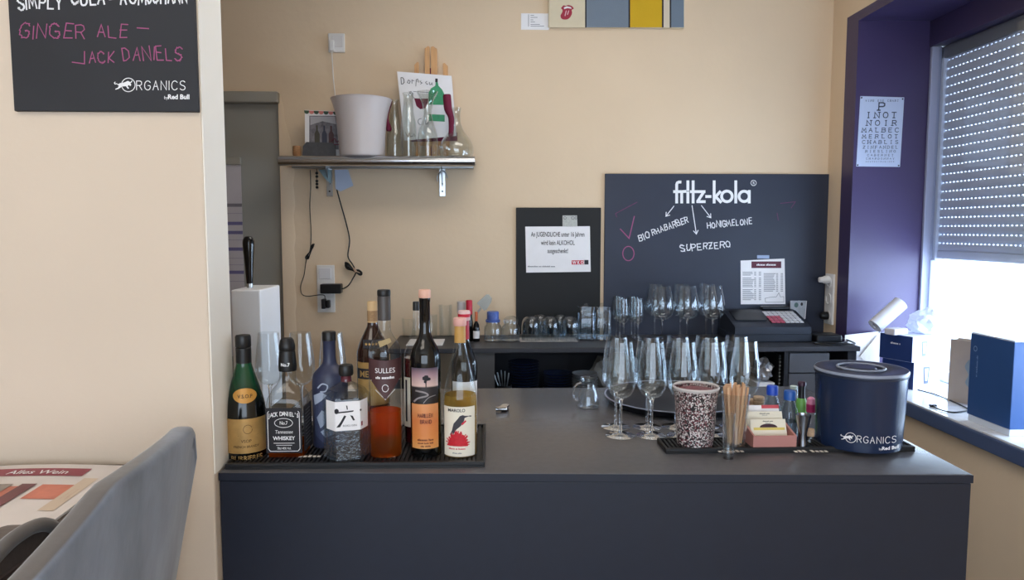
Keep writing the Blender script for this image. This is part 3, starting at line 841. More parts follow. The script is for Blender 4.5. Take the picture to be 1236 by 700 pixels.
# hexagonal gin bottle
I = Item('gin_bottle', 'clear hexagonal gin bottle with white label and large black character', 'bottle', 419.8, 558, 27, ZM, rz=None)
h = -.9
P = [(21, 558, h), (23.4, 555.5, h), (26.4, 549, h), (26.7, 540, h), (26.7, 486, h), (25.8, 478, h), (21, 471, -.7), (12, 466, -.4), (6.6, 463, 2), (5.8, 455, 2)]
HX = lambda hw: hw*I.m*math.cos(PI/6)*1.06
I.t.rotation_euler.z += R(2)
I.turn('bottle_body', P, G_CLEAR, 72, smooth=25, label='clear hexagonal glass')
I.turn('embossing', [(22.4, 554.5, h), (25.7, 548, h), (25.8, 520, h), (25.8, 490, h)], thin_glass('embossed_gin', (.93, .95, .97), 1.4, .03, 2.0, .35, 150), 72, smooth=25)
I.turn('gin', [(21.4, 553.5, h), (24.8, 547, h), (24.8, 488, h)], liquid('clear_gin', '#e3ebf4', .22), 72, smooth=25)
I.turn('cap', [(8.0, 456), (8.6, 454), (8.6, 446.5), (7.6, 444)], M_cap)
I.turn('collar', [(6.4, 463), (6.2, 456)], mat('burgundy_collar', '#5a1c2a', .5, var=.04))
def hexmap(off):
    def f(x, y):
        u = (x-I.cx)/27.1; a = math.asin(max(-.999, min(.999, u*.97)))
        th = a - PI/2; r = ringr(th, 26.8*I.m, h) + off
        return (r*math.cos(th), r*math.sin(th), I.Z(y))
    return f
lab = I.patch('label', 393.6, 446.0, 481, 514, hexmap(.0007), M_paper, 60)
f = hexmap(.0014)
b = poly([(418, 485.4), (419.6, 485.8), (420.2, 490), (419, 490.4)], f)
ribbons([[(408, 493.2), (420, 492.6), (434, 491.8)]], 1.5, f, b)
poly(oval(407.4, 491.6, 2.2, 3.0, 14), f, b); poly(oval(434.6, 491.6, 1.3, 1.3, 10), f, b)
poly([(415.6, 496.4), (418, 497.6), (410.6, 509.6), (406.8, 509.8), (411, 504)], f, b); poly([(422.8, 496.6), (426, 497.6), (428.4, 502.6), (426.4, 503)], f, b)
letter(lab, b, M_ink, 'character')
letter(lab, ptext('ROKU GIN', 422, 509.4, 2.2, f, .01, 'CENTER', 1.1), M_inkgrey)
letter(lab, grid(435, 437.6, 505, 510, f, 2), mat('seal_red', '#8c2a3c', .6, var=.03), 'seal')
# brown brandy behind
I = Item('star_brandy_bottle', 'brown brandy bottle with cream neck band and gold stars behind the cognac', 'bottle', 452, 536, 19, ZM)
P = [(18, 536), (19, 534), (19, 432), (18.4, 425), (15, 415), (10, 405), (6.6, 398), (5.8, 392), (5.6, 372)]
I.turn('bottle_body', P[:3]+spline(P[2:8], 4)[1:]+P[8:], mat('brown_glass', '#2b1710', .08, spec=.6, var=.05))
I.turn('cap', [(5.9, 398), (6.0, 371), (5.4, 369.4)], mat('tan_foil', '#c9a779', .5, var=.06))
I.turn('neck_print', [(6.15, 392), (6.15, 380)], mat('tan_print', '#9c7a55', .6, var=.2, scale=300), cap0=False, cap1=False)
f = lambda x, y: (lambda r, a: (r*math.sin(a), -r*math.cos(a), I.Z(y)))((12.3+(y-410)*.55)*I.m+.0016, math.asin(max(-1, min(1, (x-452)/(12.6+(y-410)*.55)))))
nl = obj('neck_label', grid(441, 463, 412, 421, f, 10), M_ink, I.t)
f2_ = lambda x, y: (lambda p: (p[0], p[1]-.0012, p[2]))(f(x, y))
b = bmesh.new()
for i in range(5):
    cx, cy = 444.5+i*3.8, 416.5
    poly([(cx+(1.9 if j % 2 == 0 else .8)*math.sin(j*PI/5), cy-(1.9 if j % 2 == 0 else .8)*math.cos(j*PI/5)) for j in range(10)], f2_, b)
letter(nl, b, M_gold, 'star_print')
lab = I.patch('label', 434, 470, 437, 486, I.wrap(19.3), M_gold, 16)
lab2 = I.patch('band', 434, 470, 444, 456, I.wrap(19.45), M_ink, 16, parent=lab)
letter(lab, ptext('METAXA', 452, 453.5, 7, I.wrap(19.6), .02, 'CENTER', .8), M_gold)
# tall cognac bottle
I = Item('cognac_bottle', 'tall clear spirit bottle with brown shield label and amber liquid', 'bottle', 466.3, 553, 19.3, ZM)
P = [(18.4, 553), (19.3, 551), (19.3, 432), (18.8, 427), (15.8, 418), (11, 411), (7.8, 405), (7.3, 399), (7.3, 366)]
I.turn('bottle_body', P[:3]+spline(P[2:8], 4)[1:]+P[8:], G_CLEAR, label='clear glass body')
I.turn('cognac', [(0.5, 543), (9, 546), (16.5, 550.5), (18.2, 549), (18.2, 496)], M_amber2, label='amber spirit filling the lower third')
I.turn('sleeve', [(7.7, 392.5), (7.7, 366), (7.3, 365)], mat('smoke_sleeve', '#46413f', .4, var=.05))
I.turn('cap', [(7.6, 365), (7.9, 364), (7.9, 359.5), (7.2, 358)], M_cap)
f = I.wrap(19.5)
obj('back_label', grid(450, 482, 497, 531, lambda x, y: (lambda p: (p[0], -p[1], p[2]))(I.wrap(18.9)(x, y)), 14), mat('orange_back_label', '#d8853c', .6, var=.05), I.t)
sh = obj('shield_label', grid(0, 1, 0, 1, lambda u, v: f(466.3+(u-.5)*38*min(1, max(.06, (1-v)*1.9)), 436-4*abs(u-.5)+v*46), 16, 10), mat('brown_shield', '#4d3133', .5, var=.06), I.t, smooth=60)
f = I.wrap(19.75)
b = ptext('SULLES', 466.3, 449.8, 5.6, f, .0, 'CENTER', .95); greek((3, 8), 466.3, 456.5, 3.0, f, 'CENTER', b)
ribbons([[(450, 458.8), (483, 458.8)], oval(466.3, 467, 3.6, 4, 20), [(455, 469), (466.3, 480), (477.6, 469)]], .6, f, b)
letter(sh, b, M_white)
f = lambda x, y: (lambda r, a: (r*math.sin(a), -r*math.cos(a), I.Z(y)))((11.4+(y-411)*.62)*I.m+.002, math.asin(max(-1, min(1, (x-466.3)/(11.8+(y-411)*.62)))))
nl = obj('neck_label', poly([(459, 415), (472, 411.5), (474, 416), (461, 421)], f), mat('tan_neck_label', '#a3906a', .6, var=.1), I.t)
# dark bottle behind the apricot brandy
I = Item('red_label_bottle', 'clear bottle with dark red label half hidden behind the apricot brandy', 'bottle', 504, 535, 15.5, ZM)
P = [(14.5, 535), (15.5, 533), (15.5, 440), (14.5, 428), (9.5, 416), (5, 404), (3.8, 394), (3.6, 376)]
I.turn('bottle_body', P[:3]+spline(P[2:7], 4)[1:]+P[7:], G_CLEAR)
I.turn('cap', [(3.9, 380), (3.9, 371.5), (3.5, 370)], M_cap)
I.turn('red_spirit', [(14, 533), (14.6, 531), (14.6, 434)], mat('dark_red_spirit', '#4a1018', .1, var=.05))
I.patch('label', 489, 519, 455, 512, I.wrap(15.7), M_cream, 12)
letter(I.t, grid(490.5, 492.5, 458, 506, I.wrap(15.9), 2), M_ink, 'print')
# apricot brandy
I = Item('apricot_brandy_bottle', 'black apricot brandy bottle with orange landscape label and peach cap', 'bottle', 514.5, 552, 18.2, ZM)
P = [(17.4, 552), (18.2, 550), (18.2, 440), (17.6, 432), (15, 424), (10.5, 416), (7.2, 408), (6.4, 400), (6.2, 372), (6.7, 371), (6.7, 367)]
I.turn('bottle_body', P[:3]+spline(P[2:8], 4)[1:]+P[8:], M_darkglass)
I.turn('cap', [(6.9, 367.2), (7.3, 366), (7.3, 359.6), (6.6, 357.8)], mat('peach_cap', '#e3b09a', .5, var=.05))
f = I.wrap(18.4)
l1 = I.patch('picture_label', 498.3, 529.2, 444.5, 485.4, f, ramp_mat('dusk_print', [(0, '#1c1718'), (.46, '#241d20'), (.50, '#d8b8ae'), (.8, '#a3848c'), (1, '#4d4152')], 'Z', I.Z(485.4), I.Z(444.5)), 14, 8)
f2_ = I.wrap(18.6); b = bmesh.new()
random.seed(5)
for i in range(16):
    a = random.uniform(0, 2*PI); r_ = random.uniform(0, 4.3); poly(oval(515+r_*math.cos(a)*1.0, 457+r_*.75*math.sin(a), 1.9, 1.6, 8), f2_, b)
ribbons([[(515, 458), (515, 466)]], 1.2, f2_, b)
letter(l1, b, M_ink, 'tree_print')
road = ribbons([spline([(501, 483), (506, 478.6), (517, 475.5), (513, 472), (503, 470.4)], 5)], 1.9, f2_); ribbons([spline([(512, 484), (518, 478), (526, 476)], 5)], .9, f2_, road)
letter(l1, road, mat('road_print', '#8e8688', .6, var=.1), 'road_print')
l2 = I.patch('label', 498.3, 529.2, 485.4, 536.5, f, ramp_mat('apricot_print', [(0, '#e0aa66'), (.3, '#d98a48'), (.75, '#d27a44'), (1, '#d8905a')], 'Z', I.Z(536.5), I.Z(485.4), noise=.25, nscale=40), 14)
b = bmesh.new(); ribbons(write('MARILLEN', 505, 500.5, 4.0, jit=.02, wx=.72), .7, f2_, b); ribbons(write('BRAND', 508, 507.5, 4.0, jit=.02, wx=.78), .7, f2_, b)
greek((8, 4), 514, 527.5, 2.4, f2_, 'CENTER', b); greek((6, 5, 4), 514, 531, 1.8, f2_, 'CENTER', b, 2); greek((4, 6), 514, 534.5, 1.8, f2_, 'CENTER', b, 3)
letter(l2, b, mat('dark_red_print', '#5a1f1a', .6, var=.03))
# bottle behind the Marolo
I = Item('dark_wine_bottle', 'dark bottle with red and white cap behind the grappa', 'bottle', 561, 536, 15.5, ZM)
P = [(15, 536), (15.5, 534), (15.5, 448), (14.5, 438), (10, 426), (6.6, 416), (6.0, 408), (5.9, 392)]
I.turn('bottle_body', P[:3]+spline(P[2:7], 4)[1:]+P[7:], M_darkglass)
I.turn('capsule', [(6.2, 415), (6.2, 392)], mat('red_foil', '#b3283a', .4, var=.05))
I.turn('cap', [(7.0, 391.5), (7.3, 390), (7.3, 382), (6.6, 380.4)], mat('pale_pink_cap', '#dcb9b6', .5, var=.05))
I.turn('cap_band', [(7.45, 387.5), (7.45, 384)], M_red, cap0=False, cap1=False)
I.patch('label', 547, 576, 460, 520, I.wrap(15.7), M_paper, 12)
# grappa with red bird
I = Item('grappa_bottle', 'clear grappa bottle with gold neck and red bird label', 'bottle', 556.2, 552.5, 20.2, ZM)
P = [(19.4, 552.5), (20.2, 550.5), (20.2, 486), (19.6, 476), (17.2, 462), (13.4, 447), (9.6, 433), (7.2, 422), (6.4, 416), (6.3, 396), (6.8, 394.5)]
body = I.turn('bottle_body', P[:3]+spline(P[2:9], 4)[1:]+P[9:], G_CLEAR)
I.turn('grappa', [(18.4, 550), (19.2, 548), (19.2, 486), (18.6, 477.5)], M_pale)
I.turn('neck_foil', [(6.9, 418), (6.7, 404), (6.7, 396), (6.3, 395)], mat('gold_neck_foil', '#c0934e', .45, var=.12, scale=40))
I.turn('cap', [(7.4, 399), (7.9, 398), (7.9, 391.5), (7.2, 390)], mat('pink_wax_cap', '#d9a49a', .5, var=.05))
f = I.wrap(20.4); lab = I.patch('label', 537, 573, 488.3, 545, f, M_cream, 16)
f = I.wrap(20.9)
letter(lab, ptext('MAROLO', 551.5, 493.8, 3.6, f, .02, 'CENTER', .95), M_ink)
b = poly([(541, 533), (542, 527), (546, 521.5), (552, 518.5), (558, 520), (562.5, 525), (565, 533)], f)
random.seed(9)
for i in range(46):
    t_ = (i+.5)/46*PI; r1 = random.uniform(.80, 1.08); x1, y1 = 553-13.6*math.cos(t_)*r1, 533-17.5*math.sin(t_)*r1
    x0, y0 = 553-9*math.cos(t_), 533-11*math.sin(t_); ribbons([[(x0, y0), (x1, y1)]], 1.1, f, b)
letter(lab, b, mat('bird_red', '#c6202e', .6, var=.1, scale=200), 'flower_print')
b = poly([(546, 515), (548, 507), (552, 502.5), (555.5, 498.2), (559, 497.2), (560.6, 498.2), (567.5, 498.8), (561, 500.6), (560.2, 504), (556.5, 509.5), (551.5, 513.5), (547, 520)], f)
ribbons([[(559, 498.6), (568.5, 499.4)], [(549, 511), (544.5, 519.5)]], 1.3, f, b)
letter(lab, b, mat('bird_grey', '#3a3a40', .6, var=.1), 'bird_print')
letter(lab, poly([(557, 507), (562, 503.2), (563, 504.6), (558, 509)], f), M_red, 'wing_print')
letter(lab, greek((6, 2, 7), 552, 536.8, 1.9, f, 'CENTER'), M_red); letter(lab, greek((6, 5), 552, 541.5, 1.5, f, 'CENTER'), M_inkgrey)

# ------------------------------------------------------------------ wine glasses
def wine_glass(name, label, cat, H, R0_, group, bowl=None, foot=.036, seg=40):
    """H total height, R0_ largest bowl radius; thin double wall bowl, solid stem and foot"""
    t = thing(name, label, cat, (0, 0, 0), 0, group)
    zb = H*.40
    sh = bowl or [(0, 0), (.35, .012), (.68, .07), (.90, .17), (1.0, .30), (.98, .46), (.90, .66), (.80, .85), (.735, 1.0)]
    out = spline([(a*R0_, zb+b*(H-zb)) for a, b in sh], 4)
    inn = [(max(0, r-.0011), z+.0012 if i < len(out)-1 else z) for i, (r, z) in enumerate(out)]
    inn[0] = (0, zb+.004)
    obj('bowl', lathe(out + list(reversed(inn)), seg, cap0=False, cap1=False), M_glass, t, smooth=70)
    st = spline([(.0035, .006), (.0034, zb*.35), (.0033, zb*.75), (.0048, zb*.94), (.009, zb*1.0+.002)], 4)
    obj('stem', lathe(st, 14), M_solid, t, smooth=60)
    obj('foot', lathe([(foot-.001, 0.0002), (foot, .0012), (foot*.6, .0025), (foot*.25, .0042), (.0045, .008)], seg), thin_glass('foot_glass', (.95, .96, .97), 1.5, .05, 2.6), t, smooth=60)
    return t
c0, m0 = at(749, 531, 18)
GH = .232
gl = [(749, 531), (786, 531), (823, 531), (858, 530), (897, 529), (743, 520.5), (781, 520.5), (816, 520), (850.5, 519.5), (886, 519)]
Wp = None
ORD = ('first', 'second', 'third', 'fourth', 'fifth')
for i, (cx, yb) in enumerate(gl):
    c, m = at(cx, yb, 18)
    lb = 'tall empty wine glass, %s from the glass jug, row by the %s' % (ORD[i % 5], 'bar edge' if i < 5 else 'tray')
    if Wp is None:
        Wp = wine_glass('wine_glass', lb, 'wine glass', GH, 17.6*m, 'wine glasses standing in two rows on the bar'); Wp.location = c
    else: dup(Wp, c, random.uniform(0, 6), lb)
for i, (cx, yb) in enumerate(((327, 511), (365, 511), (403, 511))):
    c, m = at(cx, yb, 18)
    dup(Wp, c, .3, 'empty wine glass behind the spirit bottles, %s from the white tap column' % ORD[i], 'wine glasses behind the spirit bottles')
# ------------------------------------------------------------------ round tray, jug, opener
A, B = pz(815, 469, ZC), pz(815, 506, ZC)
tc_ = Vector((.535, (A.y+B.y)/2, ZC)); tr = .205
t = thing('serving_tray', 'round dark serving tray lying behind the wine glasses', 'tray', tc_)
M_tray = mat('dark_tray', '#1d2027', .35, var=.06)
obj('dish', lathe([(tr*.86, .0003), (tr*.93, .004), (tr, .020), (tr*.985, .0215), (tr*.915, .006), (tr*.86, .0035), (0, .0035)], 56), M_tray, t, smooth=40)
obj('rim', lathe([(tr*.985, .0205), (tr*1.0, .0215), (tr*.992, .0232), (tr*.98, .0222)], 56, cap0=False, cap1=False), mat('worn_tray_rim', '#9aa0b4', .35, var=.1), t, smooth=60)
I = Item('glass_jug', 'small clear glass jug with handle in the middle of the bar', 'jug', 710, 494.5, 13)
P = [(11, 494.5), (13.2, 492.5), (13.6, 487), (12, 478), (9.2, 469), (8.0, 463), (8.8, 458.5), (9.6, 456.5)]
pr = spline(I.prof(P), 4); inn = [(max(.001, r-.0022), z+.003 if i < 6 else z) for i, (r, z) in enumerate(pr)]
obj('body', lathe([(0, 0)]+pr+list(reversed(inn))+[(0, .004)], 36, cap0=False, cap1=False), M_glass, I.t, smooth=60)
hp = spline([(-I.H(8.6), 0, I.Z(462)), (-I.H(14.5), 0, I.Z(465)), (-I.H(18.5), 0, I.Z(473)), (-I.H(17), 0, I.Z(481)), (-I.H(12.5), 0, I.Z(483))], 5)
obj('handle', tube(hp, .003, 10), M_solid, I.t, smooth=70)
t = thing('bottle_opener', 'small steel bottle opener lying on the bare middle of the bar', 'opener', pz(604, 498, ZC), R(-12))
obj('lever', prism([(-.014, .0), (-.004, -.004), (.014, .004), (.018, .038), (.008, .046), (-.002, .040), (-.004, .016)], .004, lambda u, v, w: (u, v, .010+w)), M_chrome, t)
obj('grip', box(-.002, .014, .010, .052, .0005, .011, .003), M_black, t)
obj('hinge', tube([(-.014, .006, .008), (.016, .012, .008)], .006, 12), M_chrome, t, smooth=50)

# ------------------------------------------------------------------ beaded tumbler, sticks, shot glass
ZR = ZM
I = Item('bead_tumbler', 'flared tumbler covered in black white and red beads on the bar mat', 'tumbler', 838.5, 541.5, 21, ZR)
def speckle():
    m = D.materials.new('bead_mosaic'); m.use_nodes = True; n = m.node_tree.nodes; l = m.node_tree.links
    b = n['Principled BSDF']; b.inputs['Roughness'].default_value = .3
    tc = n.new('ShaderNodeTexCoord'); v = n.new('ShaderNodeTexVoronoi'); v.inputs['Scale'].default_value = 380
    l.new(tc.outputs['Object'], v.inputs['Vector'])
    sp = n.new('ShaderNodeSeparateColor'); l.new(v.outputs['Color'], sp.inputs[0])
    r = n.new('ShaderNodeValToRGB'); r.color_ramp.interpolation = 'CONSTANT'; e = r.color_ramp.elements
    e[0].color = lin('#1a1518'); e[1].position = .42; e[1].color = lin('#d9d2d0')
    k = e.new(.68); k.color = lin('#6d2f38'); k = e.new(.86); k.color = lin('#a89a98')
    l.new(sp.outputs[0], r.inputs[0]); l.new(r.outputs[0], b.inputs['Base Color'])
    bp = n.new('ShaderNodeBump'); bp.inputs['Strength'].default_value = .7; bp.inputs['Distance'].default_value = .002; bp.invert = True
    l.new(v.outputs['Distance'], bp.inputs['Height']); l.new(bp.outputs[0], b.inputs['Normal'])
    return m
M_bead = speckle()
P = [(20.6, 537), (21.5, 532), (23.2, 510), (24.2, 490), (25.6, 477), (27.0, 470.5)]
I.turn('bead_wall', spline(P, 4)+[(27.2, 469), (25.4, 469.5), (23.5, 478), (22, 500), (0, 505)], M_bead, 48, cap1=False)
I.turn('glass_foot', [(19.2, 541.5), (20.4, 540), (20.4, 537)], M_solid, 40)
I.turn('rim', [(27.0, 471), (27.8, 468.5), (26.8, 467), (25.4, 468.5), (25.6, 471)], mat('glassy_rim', '#c9c4c2', .15, var=.03), 48, cap0=False, cap1=False)
I.turn('bead_filling', [(24.2, 474), (22, 472), (12, 470.5), (0, 470)], mat('red_bead_filling', '#7d4048', .4, var=.5, scale=220, bump=.6, bscale=250), 40)
I = Item('stick_glass', 'clear tapered glass holding wooden stirring sticks', 'glass', 886.5, 541, 11.5, ZR)
stg = I
P = [(11.5, 541), (12, 539), (16.8, 475.5)]
pr = I.prof(P); inn = [(r-.0014, z+.004 if i < 2 else z) for i, (r, z) in enumerate(pr)]
obj('wall', lathe([(0, 0)]+pr+list(reversed(inn))+[(0, .004)], 36, cap0=False, cap1=False), thin_glass('bar_glass', (.94, .95, .95), 1.5, .03, 2.0), I.t, smooth=50)
M_stick = mat('birch_stick', '#e0b58e', .6, var=.12, scale=10)
sb = box(-.0027, .0027, -.0008, .0008, 0, .138, .0006)
s0 = None
random.seed(11)
for i in range(26):
    a = i*2.399; q = math.sqrt((i+.5)/26); top = Vector((I.H(15.2)*q*math.cos(a), I.H(15.2)*q*math.sin(a)))
    bot = top*.5 ; Lz = .138
    if s0 is None:
        o = s0 = obj('wooden_stick', sb, M_stick)
    else: o = s0.copy(); COL.objects.link(o)
    d = Vector((top.x-bot.x, top.y-bot.y, .13)).normalized()
    loc = Vector((bot.x, bot.y, .006))
    Mx = I.t.matrix_basis.copy() if False else Matrix.Translation(I.c) @ Matrix.Rotation(face(I.c), 4, 'Z')
    o.location = Mx @ loc
    o.rotation_euler = (Matrix.Rotation(face(I.c), 3, 'Z') @ d.to_track_quat('Z', 'Y').to_matrix() @ Matrix.Rotation(random.uniform(0, 3), 3, 'Z')).to_euler()
    o.scale.z = random.uniform(.94, 1.0)
    tag(o, 'thin wooden stirring stick standing in the tapered glass', 'stirring stick', 'wooden sticks in the glass')
I = Item('shot_glass', 'slender clear shot glass in front of the stick glass', 'shot glass', 878.7, 555, 6.4)
P = [(6.0, 555), (6.6, 554), (6.6, 546), (7.6, 501)]
pr = I.prof(P); inn = [(pr[3][0]-.001, pr[3][1]), (pr[2][0]-.001, pr[2][1]+.002), (0, pr[2][1]+.001)]
obj('wall', lathe([pr[2], pr[3]]+inn, 28, cap0=False, cap1=False), thin_glass('bar_glass', (.94, .95, .95), 1.5, .03, 2.0), I.t, smooth=50)
obj('heavy_base', lathe([pr[0], pr[1], pr[2]], 28), thin_glass('foot_glass'), I.t, smooth=50)
# ------------------------------------------------------------------ pink card holder
P0 = pz(909, 541, ZR); P1 = pz(962, 541, ZR); m = (P0-EYE).dot(FWD)/FPX
cw = P1.x-P0.x; dp = .075
t = thing('card_holder', 'dusty pink open box holding visiting cards on the bar mat', 'card holder', (P0.x, P0.y, ZR))
M_pink = mat('dusty_pink', '#b98079', .6, var=.05)
hb = box(0, cw, 0, .004, 0, 15*m, .0012); obj('wall', box(0, cw, dp-.004, dp, 0, 24*m, .0012), M_pink, t)
obj('tray_base', box(.003, cw-.003, .003, dp-.003, 0, .004), M_pink, t)
obj('wall', hb, M_pink, t)
for x in (0, cw-.004):
    obj('side_wall', prism([(.0005, 0), (dp-.0005, 0), (dp-.0005, 24*m), (.0005, 15*m)], .004, lambda u, v, w, x=x: (x+w, u, v)), M_pink, t)
def card(px0, px1, pt, yo, lab, kind):
    """leaning card"""
    h_ = 45*m
    cwid = 44*m; x0 = (px0-909)*m+.004
    c = thing('visiting_card', lab, 'card', (P0.x+max(.006, min(x0, cw-cwid-.006)), P0.y+yo, ZR+.0045)); c.rotation_euler = (R(-22), 0, 0)
    hh = (541-pt)*m*.97
    obj('card', box(0, cwid, 0, .0008, 0, hh), M_cream if kind else M_paper, c)
    return c, cwid, hh
c, wd, hh = card(901, 944, 497, .052, 'grey card with red corner at the back of the pink holder', 0)
obj('print', grid(wd*.5, wd, hh-.008, hh, lambda u, v: (u, -.0006, v)), mat('card_red', '#c4505a', .6, var=.04), c)
for (pt, yo, lb) in ((503, .036, 'cream visiting card in the middle of the pink holder'), (510.5, .020, 'cream visiting card with brown half disc at the front of the holder')):
    c, wd, hh = card(908, 952, pt, yo, lb, 1)
    fc = lambda u, v: (u, -.0006, hh-v)
    obj('lettering', greek((9, 5), wd/2, .006, .0026, fc, 'CENTER'), M_ink, c)
    obj('lettering', greek((7, 4), wd/2, .0095, .0017, fc, 'CENTER'), M_inkgrey, c)
    if pt > 505:
        obj('half_disc', poly([(wd/2+.0205*math.cos(a*PI/16), .019-.0085*math.sin(a*PI/16)) for a in range(17)], fc), mat('brown_card_print', '#3d2230', .6, var=.03), c)
        obj('yellow_band', grid(.006, wd-.004, .0192, .025, fc), mat('yellow_card_print', '#d8c46a', .6, var=.03), c)
# ------------------------------------------------------------------ small things behind the card holder
for (cx, yb, yt, n, lb) in ((914.8, 520, 479, 8, 'tall stack of cork discs behind the card holder'), (904.6, 518, 482, 7, 'short stack of cork discs beside the stick glass')):
    I = Item('cork_stack', lb, 'cork stack', cx, yb, 6.8, ZC)
    Z0, Z1 = 0, I.Z(yt)
    for i in range(n):
        h_ = (Z1-Z0)/n
        obj('cork_disc', lathe([(I.H(6.2), i*h_), (I.H(6.8), i*h_+h_*.25), (I.H(6.8), i*h_+h_*.75), (I.H(6.2), (i+1)*h_-.0003)], 22), mat('pale_cork', '#b79a7e', .8, var=.15, scale=120), I.t, smooth=30)
M_pet = thin_glass('plastic_bottle', (.80, .87, .90), 1.45, .06, 1.3)
def pet(cx, yb, yt, hw, chw, capc, lb, cat='bottle'):
    I = Item('plastic_bottle', lb, cat, cx, yb, hw, ZC)
    yc = yt+10
    P = [(hw*.9, yb), (hw, yb-2), (hw*.96, yb-8), (hw, yb-16), (hw, yc+22), (hw*.92, yc+14), (hw*.62, yc+5), (chw*.8, yc+1), (chw*.8, yc-1)]
    I.turn('body', P[:3]+spline(P[2:8], 3)[1:]+P[8:], M_pet, 28, smooth=60)
    I.turn('water', [(hw*.85, yb-1), (hw*.92, yb-4), (hw*.92, yc+26)], mat('clear_water', '#e6f1f8', 0, trans=1, ior=1.33), 28)
    I.turn('cap', [(chw, yc+.5), (chw, yt+1.4), (chw*.9, yt)], capc, 24)
    return I
M_blue = mat('blue_cap', '#1f49b8', .4, var=.03)
pet(930.5, 527, 466.5, 10.6, 6.6, M_blue, 'small plastic bottle with bright blue cap behind the card holder')
pet(951.5, 531, 472.5, 11, 6.8, mat('deep_blue_cap', '#2a5aa6', .4, var=.03), 'small plastic bottle with dull blue cap beside the steel jigger')
I = Item('bitters_bottle', 'small green bottle with black neck behind the steel jigger', 'bottle', 966, 524, 6.2, ZC)
I.turn('body', [(5.9, 524), (6.2, 522), (6.2, 486), (5.2, 482.5), (4.6, 481)], mat('green_label', '#79b85c', .45, var=.08), 24)
I.turn('neck', [(4.2, 482.5), (3.6, 475), (3.6, 466)], M_black, 20)
I.turn('cap', [(4.8, 466.5), (4.8, 463), (4.2, 462)], mat('plum_cap', '#40243a', .4, var=.04), 20)
I = Item('glass_vial', 'small clear glass vial behind the plastic bottles', 'vial', 956.5, 516, 5.0, ZC)
I.turn('wall', [(4.8, 516), (5, 514), (5, 472), (4.2, 469), (4.6, 467)], G_CLEAR, 20)
I.turn('stopper', [(4.4, 470), (4.4, 467), (3.9, 466.5)], mat('pale_stopper', '#c7d6d2', .4, var=.03), 20)
I = Item('pink_cap_bottle', 'small clear bottle with pink cap beside the ice bucket', 'bottle', 977.5, 527, 6.6, ZC)
I.turn('body', [(6.2, 527), (6.6, 525), (6.6, 504), (5, 498), (4.6, 496)], G_CLEAR, 24)
I.turn('cap', [(5.2, 497.5), (5.4, 488)], mat('magenta_cap', '#b02a62', .4, var=.03), 24)
I.turn('cap_top', [(5.3, 488), (4.6, 482), (2.2, 480)], mat('pink_cap', '#e08cae', .4, var=.03), 24)
I = Item('steel_jigger', 'double ended steel jigger beside the card holder', 'jigger', 968.3, 540.5, 6, ZR)
I.turn('cups', [(5.9, 540.5), (5.5, 532), (4.9, 523.5), (9.2, 501), (8.7, 501), (4.4, 522), (0, 522)], mat('dark_steel', '#8d9096', .2, metal=1, var=.05), 32, cap1=False)
I = Item('cork_jar', 'tiny cork lidded glass jar at the foot of the ice bucket', 'jar', 977.5, 538, 5.6, ZR)
I.turn('jar', [(5.2, 538), (5.6, 536), (5.6, 527), (5, 525.5)], G_CLEAR, 22)
I.turn('cork', [(4.8, 526), (5.0, 520), (4.6, 518)], mat('pale_cork', '#b79a7e', .8), 22)

# ------------------------------------------------------------------ ice bucket
I = Item('ice_bucket', 'large navy ice bucket with lid and white lettering on the bar mat', 'ice bucket', 1035, 545.5, 46, ZR)
M_bucket = mat('navy_bucket', '#1d2b47', .22, var=.04)
P = [(40, 545.5), (44, 544), (46.5, 539), (47.4, 532), (48.4, 510), (49.6, 480), (50.8, 452)]
I.turn('tub', P[:1]+spline(P, 4), M_bucket, 64)
lid = I.turn('lid', [(51.2, 452.5), (51.8, 451), (51.8, 447.5), (50.6, 446), (34, 446), (32, 447.2), (18, 447.2), (17, 446), (16, 444.6), (0, 444.2)], mat('navy_lid', '#2a3346', .3, var=.05), 64)
obj('lid_edge', lathe([(I.H(51.9), I.Z(449)), (I.H(52.2), I.Z(447.5)), (I.H(51), I.Z(445.8)), (I.H(50.6), I.Z(446.2))], 64, cap0=False, cap1=False), mat('worn_lid_edge', '#8b93a6', .3, var=.06), lid, smooth=60)
obj('grip', tube([(I.H(26)*math.cos(a*PI/12), I.H(26)*math.sin(a*PI/12), I.Z(445.6)) for a in range(24)], .003, 8, closed=True), mat('worn_lid_edge', '#8b93a6', .3), lid, smooth=60)
def fb(x, y):
    r = (48.4+(510-y)*.04)*I.m+.001; a = (x-1035)*I.m/r
    a = math.asin(max(-.98, min(.98, a))); return (r*math.sin(a), -r*math.cos(a), I.Z(y))
letter(I.t, organics(1022, 521.5, 7.5, fb, .6), M_white, 'logo')

# ================================================================== beer tap at the left
c = pz(299, 520, ZC)
x0, x1 = py(281, 430, 1.95).x, py(316.5, 430, 1.95).x
zt = py(300, 350, 1.95).z
t = thing('beer_tap', 'white tap column with long black handle beside the partition wall', 'beer tap', (0, 0, 0))
M_tap = mat('white_lacquer', '#f3f6fb', .3, var=.01)
obj('column', box(x0, x1, 1.95, 2.13, ZC+.0002, zt, .004), M_tap, t)
hx, hy = py(301.5, 345, 2.03).x, 2.03
obj('stem', lathe([(.008, 0), (.008, .012), (.005, .014), (.005, .03)], 16, c=(hx, hy, zt)), M_steel, t, smooth=40)
z0, z1 = py(301.5, 342, hy).z, py(301.5, 285, hy).z
hh = z1-z0
obj('handle', lathe(spline([(.0085, 0), (.0095, hh*.1), (.012, hh*.4), (.0155, hh*.75), (.0155, hh*.9), (.010, hh*.985), (0, hh)], 4), 20, c=(hx, hy, z0)), mat('gloss_black', '#0c0c0e', .12, var=.02), t, smooth=60)
obj('drip_tray', box(x0+.01, x1-.01, 2.13, 2.20, ZC+.0002, ZC+.02, .003), M_chrome, t)

